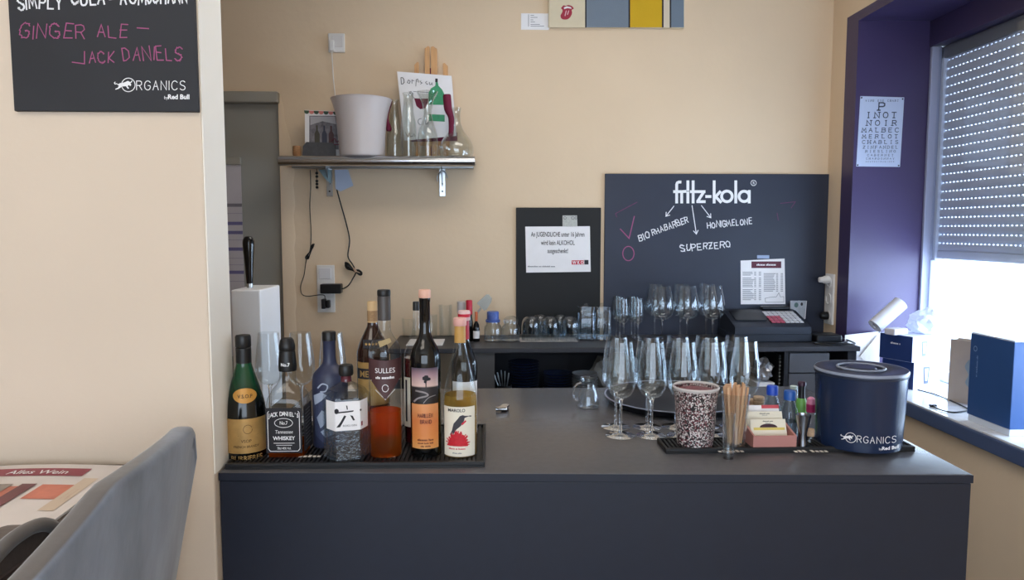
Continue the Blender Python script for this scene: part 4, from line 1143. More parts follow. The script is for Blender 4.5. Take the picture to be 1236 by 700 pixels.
# ================================================================== back worktop things
def jar(name, label, cat, cx, yb, P, m=None, group=None, seg=28, thick=.002):
    I = Item(name, label, cat, cx, yb, P[0][0], ZC, group)
    pr = I.prof(P); inn = [(max(.001, r-thick), z+(.004 if i < 2 else 0)) for i, (r, z) in enumerate(pr)]
    obj('wall', lathe([(0, 0)]+pr+list(reversed(inn))+[(0, .005)], seg, cap0=False, cap1=False), m or M_glass, I.t, smooth=50)
    return I
G_JAR = thin_glass('thick_jar_glass', (.90, .92, .93), 1.5, .03, 1.6)
I = jar('clip_jar', 'rounded clear jar with blue and white lid on the worktop', 'jar', 595, 413, [(10, 413), (11, 411), (11, 397), (10.5, 394), (8.2, 391), (8.2, 388)], G_JAR)
I.turn('lid', [(8.6, 388.5), (8.8, 386), (7.2, 385.2), (7.2, 377), (6.5, 376)], mat('blue_white_lid', '#4a62a8', .4, var=.2, scale=120), 24)
I = jar('clip_jar', 'rounded clear jar with glass lid beside the blue lidded jar', 'jar', 616.5, 413, [(10, 413), (11, 411), (11, 397), (10.5, 394), (8.4, 391), (8.4, 388)], G_JAR)
I.turn('lid', [(8.8, 389), (9.2, 387), (8.4, 385), (5, 382), (0, 381)], G_JAR, 24)
# white doily with upturned tumblers
d0, d1 = pz(628, 413, ZC), pz(698, 413, ZC)
dm = thing('paper_doily', 'narrow white fringed paper mat under the upturned tumblers', 'mat', ((d0.x+d1.x)/2, d0.y+.06, ZC))
obj('sheet', box(-(d1.x-d0.x)/2, (d1.x-d0.x)/2, -.055, .06, .0002, .002), mat('doily_white', '#cfcac8', .8, var=.05), dm)
b = bmesh.new()
for i in range(30):
    x = -(d1.x-d0.x)/2 + (d1.x-d0.x)*(i+.5)/30; poly([(x-.003, -.055), (x+.003, -.055), (x+.002, -.063), (x-.002, -.063)], lambda u, v: (u, v, .002), b)
obj('fringe', b, mat('doily_white', '#cfcac8'), dm, kind='stuff')
U = None
for i, (cx, yb) in enumerate(((641, 413), (664, 413), (687, 413), (652, 408.7), (676, 408.7))):
    lb = ('upturned clear tumbler at the worktop edge, %s from the clip jars' if i < 3 else 'upturned clear tumbler against the small board, %s from the clip jars') % ORD[i % 3]
    c, m = at(cx, yb, 11)
    if U is None:
        U = thing('upturned_tumbler', lb, 'tumbler', c, 0, 'upturned tumblers on the worktop')
        o_p = [(11.2*m, .0022), (11.4*m, 10*m), (11.2*m, 20*m), (9.6*m, 26*m), (6*m, 29.5*m), (0, 30.5*m)]
        o_p = o_p[:1]+spline(o_p, 4)[1:]; i_p = [(max(0, r-.002), z-(.004 if z > 20*m else 0)) for r, z in reversed(o_p)]
        obj('wall', lathe(o_p+i_p, 32, cap0=False, cap1=False), G_JAR, U, smooth=60)
        rb = bmesh.new()
        for k in range(14):
            a = 2*PI*k/14; box(-.0012, .0012, -11.5*m, -11.2*m, .006, 12*m, bm=rb)
            bmesh.ops.rotate(rb, cent=(0, 0, 0), matrix=Matrix.Rotation(2*PI/14, 3, 'Z'), verts=rb.verts)
        obj('ribs', rb, G_JAR, U)
    else: dup(U, c, random.uniform(0, 1), lb)
# tall ribbed storage jars with lids
J = None
for cx in (707.5, 726.5):
    c, m = at(cx, 411.5, 9)
    if J is None:
        J = thing('ribbed_jar', 'tall ribbed glass jar with glass lid beside the upturned tumblers', 'jar', c, 0, 'tall ribbed glass jars')
        pr = [(9*m, .0002, 8), (9.2*m, .004, 8), (9.2*m, 36*m, 8), (8.6*m, 37*m, 8)]; inn = [(8.4*m, 37*m, 8), (8.6*m, 35.5*m, 8), (8.6*m, .008, 8)]
        obj('wall', lathe(pr+inn, 48, cap0=True, cap1=True), G_JAR, J, smooth=40)
        rb = bmesh.new()
        for k in range(6):
            x = (-6.5+k*2.6)*m
            for s_ in (-1, 1): tube([(x, s_*9.2*m, 3*m), (x, s_*9.2*m, 33*m)], .9*m, 6, bm=rb); tube([(s_*9.2*m, x, 3*m), (s_*9.2*m, x, 33*m)], .9*m, 6, bm=rb)
        obj('ribs', rb, G_JAR, J)
        obj('lid', lathe([(9.3*m, 37*m+.0002, 8), (9.3*m, 40*m, 8), (7*m, 41.5*m, 6), (3*m, 42*m), (2.6*m, 44*m), (0, 45*m)], 48), G_JAR, J, smooth=40)
    else: dup(J, c, 0, 'tall ribbed glass jar with glass lid beside the liqueur glasses')
# liqueur glasses and burgundy glasses
lg = None
for i, (cx, yb) in enumerate(((752.5, 411), (748, 408.6), (744, 406.4), (770, 411), (766, 408.6), (762, 406.4))):
    lb = 'small stemmed liqueur glass in the file by the %s, %s from the chalkboard' % ('ribbed jars' if i < 3 else 'large wine glasses', ('third', 'second', 'first')[i % 3])
    c, m = at(cx, yb, 8)
    if lg is None:
        lg = wine_glass('liqueur_glass', lb, 'liqueur glass', 50*m, 6.9*m, 'small stemmed glasses on the worktop', foot=.022, seg=28); lg.location = c
    else: dup(lg, c, 0, lb)
bg_ = None
shp = [(0, 0), (.45, .02), (.78, .10), (.95, .22), (1.0, .36), (.96, .52), (.85, .72), (.74, .88), (.68, 1.0)]
for i, (cx, yb) in enumerate(((799, 414.6), (829, 414), (860, 414), (790, 409.4), (821, 409.2), (852, 409.2))):
    lb = 'large round wine glass %s, %s from the liqueur glasses' % ('at the worktop edge' if i < 3 else 'against the blue chalkboard', ORD[i % 3])
    c, m = at(cx, yb, 12)
    if bg_ is None:
        bg_ = wine_glass('burgundy_glass', lb, 'wine glass', 68*m, 13.6*m, 'large wine glasses on the worktop', bowl=shp, foot=.042, seg=32); bg_.location = c
    else: dup(bg_, c, 0, lb)
# small white printed strip on the worktop edge
p = pz(838, 416, ZC)
t = thing('shelf_label', 'narrow white printed strip lying in front of the large wine glasses', 'label', (p.x, p.y, ZC+.0002))
obj('strip', box(0, .155, 0, .012, 0, .001), M_ink, t)
obj('lettering', greek((3, 9, 8), .003, -.002, .0085, lambda u, v: (u, -v, .0016)), M_white, t)
# cash register
p0, p1 = pz(886, 413.5, ZC), pz(982, 413.5, ZC)
wd = p1.x-p0.x
t = thing('cash_register', 'dark electronic cash register with coloured keypad on the back worktop', 'cash register', (p0.x, p0.y+.005, ZC))
M_reg = mat('register_dark', '#262b36', .4, var=.05)
obj('drawer_base', box(0, wd, 0, .225, .0002, .035, .004), mat('register_base', '#1d222d', .4, var=.05), t)
obj('body', prism([(.0, .0355), (.0, .068), (.02, .075), (.17, .122), (.22, .125), (.22, .0355)], wd-.01, lambda u, v, w_: (.005+w_, u, v)), M_reg, t)
obj('printer_cover', prism([(.06, .090), (.16, .1205), (.16, .1245), (.06, .094)], wd*.40, lambda u, v, w_: (.03+w_, u, v)), M_black, t)
obj('display', box(wd*.55, wd*.92, .18, .218, .1255, .140, .004), M_black, t)
kp = prism([(.03, .0785), (.165, .117), (.165, .119), (.03, .0805)], wd*.44, lambda u, v, w_: (wd*.51+w_, u, v))
pad = obj('keypad', kp, M_black, t)
k0 = box(0, .0175, 0, .018, 0, .004, .001)
mk = [mat('white_key', '#c9c8cc', .5, var=.02), mat('red_key', '#b9566a', .5, var=.03)]
ks = [None, None]
for r_ in range(5):
    for q in range(7):
        i = 1 if (r_ < 3 and q < 3) else 0
        if ks[i] is None: o = ks[i] = obj('key', box(0, .0175, 0, .020, 0, .004, .001), mk[i], pad)
        else: o = ks[i].copy(); COL.objects.link(o)
        u = .033+r_*.0265
        o.location = (wd*.52+q*(wd*.42/7), u, .081+(u-.03)*.285); o.rotation_euler = (math.atan(.285), 0, 0)
# card terminal standing behind the register
p = pz(963.5, 405, ZC); m = (p-EYE).dot(FWD)/FPX
t = thing('leaflet_holder', 'small grey folded leaflet holder behind the cash register', 'holder', (py(963.5, 386, 3.36).x, 3.36, ZC))
zz = py(963, 386, 3.36).z-ZC; z2 = py(963, 363, 3.36).z-ZC
obj('stand', box(-.02, .02, .005, .02, .0002, zz), M_black, t)
obj('leaflet', prism([(-.036, zz), (.030, zz-.006), (.036, z2), (-.040, z2)], .006), mat('grey_leaflet', '#a9aeb6', .5, var=.12, scale=60), t)
obj('leaflet_back', prism([(.0, zz), (.038, zz+.004), (.042, z2-.002), (.002, z2)], .005, lambda u, v, w_: (u, .008+w_, v)), M_paper, t)
obj('logo', poly(oval(-.012, z2-.02, .010, .012, 18), lambda u, v: (u, -.0008, v)), mat('green_grey_print', '#4f6a66', .5, var=.05), t)
obj('logo', poly(oval(.014, z2-.016, .006, .008, 18), lambda u, v: (u, -.0008, v)), M_ink, t)
# black box with cables at the right end
p0 = pz(1000, 412, ZC)
t = thing('power_adapter', 'black adapter with coiled cable at the right end of the back worktop', 'adapter', (1.475, 3.14, ZC))
obj('housing', box(-.035, .08, -.03, .07, .0002, .035, .008), M_black, t)
obj('cable', tube(spline([(.08, 0, .02), (.12, -.02, .006), (.10, -.09, .005), (.0, -.10, .005), (-.06, -.07, .005), (-.04, -.05, .006), (.06, -.06, .006), (.13, .02, .01), (.14, .10, .05), (.15, .16, .16)], 6), .0035, 8), M_black, t, smooth=60)

# left end of the worktop: tumblers, papers, small bottles, cake server
jar('low_tumbler', 'low clear tumbler at the left end of the back worktop', 'tumbler', 494, 406.5, [(7.4, 406.5), (7.8, 404.5), (9, 384)], group=None)
jar('tall_tumbler', 'tall clear tumbler beside the white napkin on the worktop', 'tumbler', 538, 406.5, [(7.2, 406.5), (7.6, 404.5), (8.2, 368)])
jar('short_tumbler', 'short clear tumbler behind the low one on the worktop', 'tumbler', 521, 407.8, [(6.2, 407.8), (6.6, 406), (7.2, 380)])
A_, B_ = pz(490, 417.5, ZC), pz(534, 417.5, ZC)
tag(obj('paper_napkin', box(A_.x, B_.x, A_.y, A_.y+.17, ZC+.0002, ZC+.004, .001), M_paper), 'flat white napkin lying at the left end of the worktop', 'napkin')
def small_bottle(name, label, cx, yb, hw, yt, body, cap, ycap, nh=None):
    I = Item(name, label, 'bottle', cx, yb, hw)
    nh = nh or hw*.5
    I.turn('body', [(hw*.94, yb), (hw, yb-1.5), (hw, ycap+10), (hw*.8, ycap+5), (nh, ycap+1), (nh, ycap)], body, 24)
    I.turn('cap', [(nh*1.15, ycap+.5), (nh*1.15, yt+.8), (nh, yt)], cap, 20)
    return I
small_bottle('syrup_bottle', 'dark small bottle with grey white cap on the worktop', 557, 411, 5.2, 364, M_darkglass, mat('pale_grey_cap', '#c9c5c6', .4, var=.03), 377, 4.4)
small_bottle('syrup_bottle', 'dark small bottle with bright red cap on the worktop', 566.5, 412, 4.6, 362.5, M_darkglass, mat('bright_red_cap', '#c01c3c', .35, var=.03), 379, 3.4)
I = small_bottle('dropper_bottle', 'tiny dark bottle with orange tip and white label', 575, 412.5, 4.2, 376.5, M_darkglass, mat('orange_tip', '#d06a3a', .4, var=.03), 387, 1.5)
I.patch('label', 571.2, 578.8, 399, 408, I.wrap(4.3), M_paper, 8)
# cake server: steel blade up, handle in the jar behind
Yc = 3.22
t = thing('cake_server', 'steel cake server leaning with its blade up beside the jars', 'cake server', (0, 0, 0))
q = [py(x, y, Yc) for x, y in ((575.5, 366), (587, 355.3), (590, 355.5), (593.8, 360), (593.2, 364), (587.5, 373.5), (584.5, 375))]
obj('blade', prism([(v.x, v.z) for v in q], .003, lambda u, v, w_: (u, Yc+w_, v)), mat('dull_steel', '#8c8880', .35, metal=.9, var=.06), t)
obj('handle', tube([py(580.5, 371.5, Yc+.001), py(576.5, 377, Yc), (py(571, 390, Yc).x, Yc, ZC+.03), (py(570, 395, Yc).x, Yc, ZC+.002)], .004, 8), M_steel, t, smooth=50)

# inside the open cabinet: plates, papers, cutlery
M_plate = mat('dark_glazed_plate', '#2c3a5c', .15, var=.05)
M_lplate = mat('pale_plate', '#9fa2a8', .3, var=.05)
def plates(cx, hw, ytop, n, m_, lab, grp, Y=3.2):
    x = py(cx, 450, Y).x; zt = py(cx, ytop, Y).z; r = hw*Y/FPX
    n2 = max(2, n); dz = .0125; base = zt-dz*n2
    pr = [(r*.55, 0), (r*.62, .0015), (r*.97, .0105), (r, .0115), (r*.97, .0122), (r*.6, .004), (0, .0035)]
    k0 = int((base-ZS)/dz)
    first = None
    for k in range(int((zt-ZS)/dz)):
        if first is None:
            first = tag(obj('plate', lathe(pr, 36), m_, smooth=40, loc=(x, Y, ZS+.0003)), lab, 'plate', grp)
        else:
            o = first.copy(); COL.objects.link(o); o.location = (x, Y, ZS+.0003+k*dz)
plates(632, 19, 433, 10, M_plate, 'dark glazed plate in the tall stack under the back worktop', 'tall stack of dark plates')
plates(673, 18, 446, 8, M_plate, 'dark glazed plate in the lower stack under the back worktop', 'lower stack of dark plates')
plates(706, 16, 449, 6, M_lplate, 'pale plate in the small stack under the back worktop', 'stack of pale plates', 3.18)
t = thing('crumpled_bag', 'crumpled pale paper bag lying behind the pale plates', 'paper bag', (py(742, 450, 3.25).x, 3.25, ZS))
b = bmesh.new(); bmesh.ops.create_icosphere(b, subdivisions=3, radius=1)
random.seed(4)
for v in b.verts:
    n_ = 1 + .22*math.sin(v.co.x*5+1)*math.cos(v.co.z*6) + random.uniform(-.07, .07)
    v.co = Vector((v.co.x*.105*n_, v.co.y*.05*n_, max(.001, .09+v.co.z*.092*n_)))
obj('bag', b, mat('pale_wrapper', '#8c8984', .7, var=.12), t)
t = thing('foil_bag', 'crumpled silver foil bag at the right of the open cabinet', 'foil bag', (py(920, 450, 3.09).x, 3.09, ZS))
b = bmesh.new(); bmesh.ops.create_icosphere(b, subdivisions=3, radius=1)
for v in b.verts:
    n_ = 1 + .25*math.sin(v.co.x*6)*math.cos(v.co.z*7+1) + random.uniform(-.10, .10)
    v.co = Vector((v.co.x*.042*n_, v.co.y*.045*n_, .130+v.co.z*.05*n_))
obj('bag', b, mat('silver_foil', '#b8bac0', .3, metal=.6, var=.1), t)
bks = [('book', 'white slim book under the foil bag', .0002, .03), ('book', 'grey slim book under the white one', .0302, .055)]
for nm, lb, z0, z1 in (('book', 'thick grey book at the bottom under the foil bag', .0003, .05), ('book', 'white slim book right under the foil bag', .0503, .078)):
    t = thing(nm, lb, 'book', (py(918, 460, 3.10).x, 3.10, ZS+z0))
    hgt = z1-z0
    obj('cover', box(-.04, .04, -.06, .08, 0, .003), M_plate if hgt > .03 else M_paper, t); obj('cover', box(-.04, .04, -.06, .08, hgt-.003, hgt), M_plate if hgt > .03 else M_paper, t)
    obj('pages', box(-.038, .039, -.058, .078, .003, hgt-.003), M_paper, t)
xr_ = py(941, 440, 3.14).x
t = thing('spiral_notebook', 'black spiral notebook standing beside the foil bag', 'notebook', (xb_-.012, 3.11, ZS))
obj('cover', box(-.004, .002, -.07, .10, .0003, .20), M_black, t)
for i in range(12): obj('ring', tube([(-.001+.005*math.cos(a*PI/4), -.072+.005*math.sin(a*PI/4), .015+i*.0155) for a in range(8)], .0009, 5, closed=True), M_steel, t)
random.seed(8)
t = thing('cutlery_cup', 'dark low cup of cutlery in the open cabinet corner', 'cutlery cup', (py(609, 460, 3.12).x, 3.12, ZS))
obj('cup', lathe([(.03, .0003), (.032, .06), (.030, .06), (.028, .004), (0, .004)], 24), M_black, t, smooth=40)
for i in range(5):
    dx = -.035+i*.012
    p0_ = Vector((t.location.x+dx*.3, 3.12+random.uniform(-.01, .01), ZS+.006)); p1_ = p0_+Vector((dx*1.1, random.uniform(-.01, .01), .105+random.uniform(0, .02)))
    tag(obj('fork', tube([p0_, p0_.lerp(p1_, .6), p0_.lerp(p1_, .85), p1_], [.002, .002, .004, .003], 6), M_steel, smooth=60), 'steel fork handle standing in the cutlery cup', 'fork', 'forks in the cutlery cup')
# ================================================================== steel wall shelf
YS = 3.17
ST = py(450, 187.5, YS).z
xs0, xs1 = -.915, -.067
t = thing('wall_shelf', 'brushed steel wall shelf with rolled front edge holding carafes', 'shelf', (0, 0, 0))
obj('board', box(xs0, xs1, YS+.022, YB-.0005, ST-.022, ST, .001), M_chrome, t)
th = .044
prf = [(YS+.022+.022*math.cos(a), ST-.022+.022*math.sin(a)) for a in [PI/2+PI*i/10 for i in range(11)]]
b = bmesh.new(); A = [b.verts.new((xs0, y, z)) for y, z in prf]; B = [b.verts.new((xs1, y, z)) for y, z in prf]
b.faces.new(A); b.faces.new(list(reversed(B)))
for i in range(11): b.faces.new((A[i], B[i], B[(i+1) % 11], A[(i+1) % 11]))
bmesh.ops.recalc_face_normals(b, faces=b.faces)
obj('rolled_edge', b, M_chrome, t, smooth=40)
obj('back_lip', box(xs0+.01, xs1-.01, YB-.05, YB-.001, ST-.040, ST-.0225, .002), M_steel, t)
for cx in (398, 534):
    x = py(cx, 220, YB).x
    bb = box(x-.014, x+.014, YB-.006, YB-.0005, py(cx, 237, YB).z, ST-.023, .001)
    box(x-.012, x+.012, YS+.05, YB-.006, ST-.030, ST-.0225, .001, bm=bb)
    br = obj('bracket', bb, M_steel, t)
    obj('gusset', prism([(YB-.006, ST-.03), (YB-.006, ST-.12), (YB-.09, ST-.03)], .003, lambda u, v, w_, x=x: (x-.0015+w_, u, v)), M_steel, br)
    for zz in (py(cx, 231, YB).z, py(cx, 222, YB).z):
        obj('screw', lathe([(.004, 0), (.004, .001), (.002, .002), (0, .002)], 12), M_black, br, loc=(x, YB-.006, zz)).rotation_euler = (R(90), 0, 0)
def S_(name, label, cat, cx, hw, Y=None, group=None):
    """item frame on the shelf at depth Y"""
    I = Item.__new__(Item); Y = Y or 3.28
    p = py(cx, 190, Y); I.c = Vector((p.x, Y, ST+.0003)); I.m = (I.c-EYE).dot(FWD)/FPX; I.cx = cx
    I.tilt = 1.0; I.ybc = 0
    # row of the foot: where height ST meets depth Y
    k = (py(cx, 100, Y).z-ST)/(py(cx, 100, Y).z-py(cx, 200, Y).z); I.yb = I.ybc = 100+100*k
    I.t = thing(name, label, cat, I.c, face(I.c), group)
    return I
I = S_('cork', 'single bottle cork lying on the left end of the steel shelf', 'cork', 358.5, 5, 3.25)
I.turn('cork_body', [(4.6, 500), (4.9, 186), (4.9, 178), (4.4, 176.5)], mat('brown_cork', '#a0744e', .8, var=.2, scale=120), 20)
# greeting card box with photo print
I = S_('photo_calendar', 'small photo calendar with striped awning edge on the steel shelf', 'photo calendar', 388, 22, 3.31)
f = lambda x, y: ((x-388)*I.m, -.001, I.Z(y))
fr = lambda u, v, w_: ((u-388)*I.m, w_, I.Z(v))
obj('card', prism([(369, I.yb), (410, I.yb), (408, 134.5), (370, 134.5)], .004, fr), M_paper, I.t)
ph = obj('photo', poly([(375, 141), (406, 140), (408.5, 180), (374, 180)], f), mat('photo_print', '#6f6a70', .5, var=.55, scale=45), I.t)
f2_ = lambda x, y: ((x-388)*I.m, -.0016, I.Z(y))
for x, c in ((383.5, '#3a3320'), (392, '#262a40'), (400, '#4a2020')):
    obj('bottle_print', poly([(x-3, 173), (x-3, 162), (x-1, 158), (x-1, 152), (x+1, 152), (x+1, 158), (x+3, 162), (x+3, 173)], f2_), mat('print'+c, c, .5, var=.1), ph)
obj('sky_print', poly([(376, 142), (405, 141), (406, 150), (390, 147), (376, 152)], f2_), mat('pale_photo_grey', '#b4b2b8', .5, var=.1), ph)
for i in range(7):
    cx = 372+i*5.6; m_ = (mat('awning_green', '#2c4a34', .5, var=.05), mat('awning_red', '#d88078', .5, var=.05))[i % 2]
    obj('awning_scallop', poly([(cx-2.8, 135), (cx+2.8, 135)]+[(cx+2.8*math.cos(a*PI/8), 136.6+2.4*math.sin(a*PI/8)) for a in range(9)], f2_), m_, I.t)
obj('base_flap', prism([(366, I.yb), (405, I.yb), (405, 175), (400, 173), (371, 173), (367, 178)], .025, lambda u, v, w_: ((u-388)*I.m, -.027+w_, I.Z(v))), mat('dark_grey_print', '#3b393c', .5, var=.25, scale=60), I.t)
rbn = tube([((x-388)*I.m, -.03, I.Z(y)) for x, y in spline([(400, 171), (404, 168), (406, 172), (410, 170), (413, 172), (408, 175), (403, 175)], 4)], .002, 6)
obj('ribbon_bow', rbn, M_wine, I.t, smooth=60)
# frosted bucket
I = S_('frosted_bucket', 'frosted white plastic wine cooler bucket on the steel shelf', 'bucket', 437.5, 27, 3.255)
y0 = I.yb
P = [(25.5, y0), (27, y0-3), (27.5, 172), (28.6, 155), (31, 138), (35, 124.5), (36.4, 121.5)]
pr = I.prof(P); pr = pr[:1]+spline(pr, 4)[1:]; inn = [(max(0, r-.003), z+(.004 if z < .01 else 0)) for r, z in reversed(pr)]
obj('shell', lathe([(0, 0)]+pr+inn+[(0, .005)], 48, cap0=False, cap1=False), frosted('frosted_plastic', '#ece6e6', .35, .35), I.t, smooth=50)
# carafes
def carafe(name, label, cx, P, Y, m=None):
    I = S_(name, label, 'carafe', cx, P[0][0], Y)
    P = [(P[0][0], I.yb)]+P[1:]
    pr = I.prof(P); pr = pr[:1]+spline(pr, 5)[1:]; inn = [(max(.0005, r-.002), z+(.004 if z < .012 else 0)) for r, z in reversed(pr)]
    obj('wall', lathe([(0, 0)]+pr+inn+[(0, .004)], 36, cap0=False, cap1=False), m or M_glass, I.t, smooth=60)
    return I
G_CAR = thin_glass('carafe_glass', (.93, .94, .93), 1.5, .02, 1.5)
carafe('carafe', 'narrow waisted glass carafe in front of the drawing', 516.5, [(11.8, 0), (12.6, 178), (11.8, 162), (7.0, 147), (5.2, 138), (7, 125), (11.5, 116), (13, 112.5)], 3.24, G_CAR)
carafe('carafe', 'straight necked glass carafe left of the waisted one', 493.5, [(8.6, 0), (9.5, 176), (9.6, 155), (7.4, 140), (5.6, 128), (5.8, 118), (7, 114)], 3.25, G_CAR)
Ia = carafe('decanter', 'slim glass decanter with wine red cloth sleeve beside the frosted bucket', 477, [(9, 0), (10, 178), (9.6, 165), (7, 152), (5.2, 140), (4.6, 128), (5.6, 122)], 3.33, G_CAR)
Ib = carafe('decanter', 'wide based glass decanter with wine red sleeve at the shelf end', 551, [(19.5, 0), (21, 181), (18, 171), (10, 160), (6, 150), (5, 138), (6.6, 131.5)], 3.26, G_CAR)
def sleeve(I, pts, rads, lab):
    return obj('cloth_sleeve', tube([((x-I.cx)*I.m, -.024, I.Z(y)) for x, y in pts], [r*I.m for r in rads], 12), M_wine, I.t, smooth=60, label=lab)
sleeve(Ia, spline([(472.5, 122), (470, 130), (467.5, 145), (470, 157), (470.5, 160)], 3), [1.5]+[2.8+.6*math.sin(i) for i in range(11)]+[1], 'wine red cloth sleeve')
sleeve(Ib, spline([(540, 117), (540.5, 124), (541.5, 134), (545, 144), (545, 155), (544.5, 166)], 3), [4.4, 5, 5, 5, 5, 5, 4.8, 4.4, 3.8, 3.6, 3.6, 3.4, 3.2, 3.2, 3.2, 2.8], 'wine red cloth sleeve')
# drawing card
I = S_('drawing_card', 'white card with hand drawn green bottle behind the carafes', 'drawing', 515, 30, 3.325)
fr = lambda u, v, w_: ((u-515)*I.m, w_+.02*(1-max(0, min(1, (186-v)/90))) - .02, I.Z(v))
obj('card', prism([(481.2, 90.5), (545.5, 94), (551, 164), (488.5, 170.5)], .002, fr), M_paper, I.t)
def f(x, y): p = fr(x, y, 0); return (p[0], p[1]-.0008, p[2])
obj('lettering', ribbons(write('D', 486, 104.5, 7.5, jit=.05, wx=.8), .7, f), M_ink, I.t)
for q in ([(493, 103), (494.5, 100), (496.5, 101.5), (495.5, 104), (493, 103)], [(498.5, 104), (498.5, 100), (501, 101)], [(503, 107), (503.5, 99.5), (505.5, 98.8), (504.5, 102)], [(506.5, 102.5), (506.8, 100)],
          [(509, 100.5), (508.5, 102), (510.5, 103), (508.5, 104.5)], [(516, 101), (514.5, 102.5), (516, 104.5), (517.6, 103.8)], [(519, 102), (519.6, 105), (521.4, 104.4), (522, 102.4), (522.6, 105.4)]):
    obj('lettering', ribbons([q], .6, f), M_ink, I.t)
obj('lettering', ribbons([oval(508.5, 148, 3.4, 3.6, 14)[2:12]], .7, f), M_inkgrey, I.t)
obj('lettering', ribbons([[(514, 146), (514.5, 151), (517, 150), (517.4, 146)]], .7, f), M_inkgrey, I.t)
obj('lettering', ribbons([[(490, 161), (493, 166), (495, 161), (496, 166), (499, 165), (500, 162), (501.5, 165.6)]], .7, f), M_inkgrey, I.t)
M_grn = mat('green_ink', '#3f9a6c', .6, var=.12, scale=60)
obj('bottle_drawing', poly([(518, 128), (518, 114), (521, 109), (526, 106), (526.6, 101.5), (529, 101.5), (530, 106), (534, 110), (537, 116), (537, 128)], f), M_grn, I.t)
obj('bottle_drawing', poly([(518, 139), (537, 139.5), (537, 147.6), (518, 147)], f), M_grn, I.t)
obj('cork_drawing', poly([(526, 97.6), (529, 97.6), (529, 102), (526, 102)], f), M_ink, I.t)
obj('wine_drawing', poly([(501, 121), (517.5, 121), (517, 127), (513.5, 132.5), (508, 133.5), (503.5, 130)], f), M_wine, I.t)
obj('outline_drawing', ribbons([[(495, 113), (501, 121)], [(500, 113), (517.5, 114)], [(494, 118), (497, 113), (500, 117)]], .6, f), M_inkgrey, I.t)
# wooden crate slats behind it, wine red backing
I = S_('wooden_easel', 'pale wooden rack with pointed slats behind the drawing', 'rack', 521, 20, 3.365)
fr = lambda u, v, w_: ((u-521)*I.m, w_, I.Z(v))
for (x0, x1, yt, sl) in ((501.5, 506.8, 78.5, 3), (513.8, 519.8, 60, 2), (521.2, 528.6, 60, -2), (535.4, 541.4, 79, -3)):
    l_ = [(x0, I.yb), (x1, I.yb), (x1, yt+(0 if sl > 0 else abs(sl))), ((x0+x1)/2+(1 if sl > 0 else -1), yt-1), (x0, yt+(abs(sl) if sl > 0 else 0))]
    obj('slat', prism(l_, .008, fr), M_wood, I.t)
obj('crossbar', prism([(500, 176), (543, 176), (543, 168), (500, 168)], .008, lambda u, v, w_: ((u-521)*I.m, .0085+w_, I.Z(v))), M_wood, I.t)
obj('backing_cloth', prism([(497, 172), (552, 170), (552, 160), (497, 164)], .004, lambda u, v, w_: ((u-521)*I.m, -.005+w_, I.Z(v))), M_wine, I.t)
obj('centre_cloth', prism([(517.5, I.yb), (521.5, I.yb), (521.5, 84), (517.5, 84)], .004, lambda u, v, w_: ((u-521)*I.m, .010+w_, I.Z(v))), M_wine, I.t)

# ------------------------------------------------------------------ sockets and cables on the back wall
def wallbox(x0, x1, y0, y1, th, Y=YB, bev=.002, off=0):
    a, b_ = py(x0, y0, Y-th-off), py(x1, y1, Y-th-off)
    return box(a.x, b_.x, Y-th-off, Y-off-.0003, b_.z, a.z, bev)
t = thing('wall_socket', 'single white wall socket with plug above the frosted bucket', 'socket', (0, 0, 0))
obj('plate', wallbox(396, 416, 40, 63, .012), M_plug, t)
obj('inset', wallbox(400.5, 414, 42.5, 57, .003, off=.0122), mat('white_plastic_inset', '#d8d5d4', .4, var=.01), t)
t = thing('charger_plug', 'white plug with thin cable running down behind the frosted bucket', 'plug', (0, 0, 0))
obj('plug', wallbox(397.5, 403, 48, 61, .022, off=.0155), M_plug, t)
obj('cable', tube(spline([py(400.5, 60, YB-.03), py(401, 72, YB-.02), py(402.5, 95, YB-.012), py(405, 121, YB-.012), py(407, 150, YB-.02), (py(409, 180, YB-.03).x, YB-.03, ST+.004)], 6), .0022, 6), M_plug, t, smooth=60)
t = thing('switch_panel', 'white three gang panel with light switch and two sockets', 'switch panel', (0, 0, 0))
obj('plate', wallbox(382, 404.5, 320, 377, .009), M_plug, t)
obj('rocker', wallbox(384.5, 399.5, 323.5, 336.8, .005, off=.0092), mat('rocker_white', '#dad8da', .35, var=.01), t)
obj('socket_face', wallbox(386, 400.5, 342, 356, .002, off=.0092), M_plug, t)
obj('socket_face', wallbox(386, 400.5, 360, 374, .002, off=.0092), M_plug, t)
t = thing('power_supply', 'black power supply plugged into the middle of the switch panel', 'power supply', (0, 0, 0))
obj('housing', wallbox(386, 411.5, 343, 354.5, .05, off=.0115, bev=.005), M_black, t)
pts = [py(411, 348.5, YB-.04), py(415, 348, YB-.04), py(421, 344, YB-.03), py(426, 336, YB-.02), py(429.5, 329, YB-.02), py(428, 324, YB-.02), py(425.5, 319, YB-.015), py(420, 309, YB-.012), py(422, 290, YB-.012), py(418, 270, YB-.012), py(411, 245, YB-.012), py(406, 225, YB-.016), py(404.5, 205, YB-.02)]
obj('cable', tube(spline(pts, 6), .0032, 6), M_black, t, smooth=60)
b = bmesh.new()
for k in range(4):
    o_ = (k-1.5)*1.1
    tube(spline([py(427, 326, YB-.024), py(421, 320+o_, YB-.022-.002*k), py(416.5, 318.5+o_, YB-.02-.002*k), py(419, 323+o_, YB-.02-.003*k), py(427, 327, YB-.026), py(434, 331+o_*.6, YB-.022-.002*k), py(437, 330+o_*.5, YB-.02-.002*k), py(433, 326.5+o_*.5, YB-.02), py(427, 326, YB-.024)], 4), .0026, 6, bm=b)
obj('cable_bundle', b, M_black, t, smooth=60)
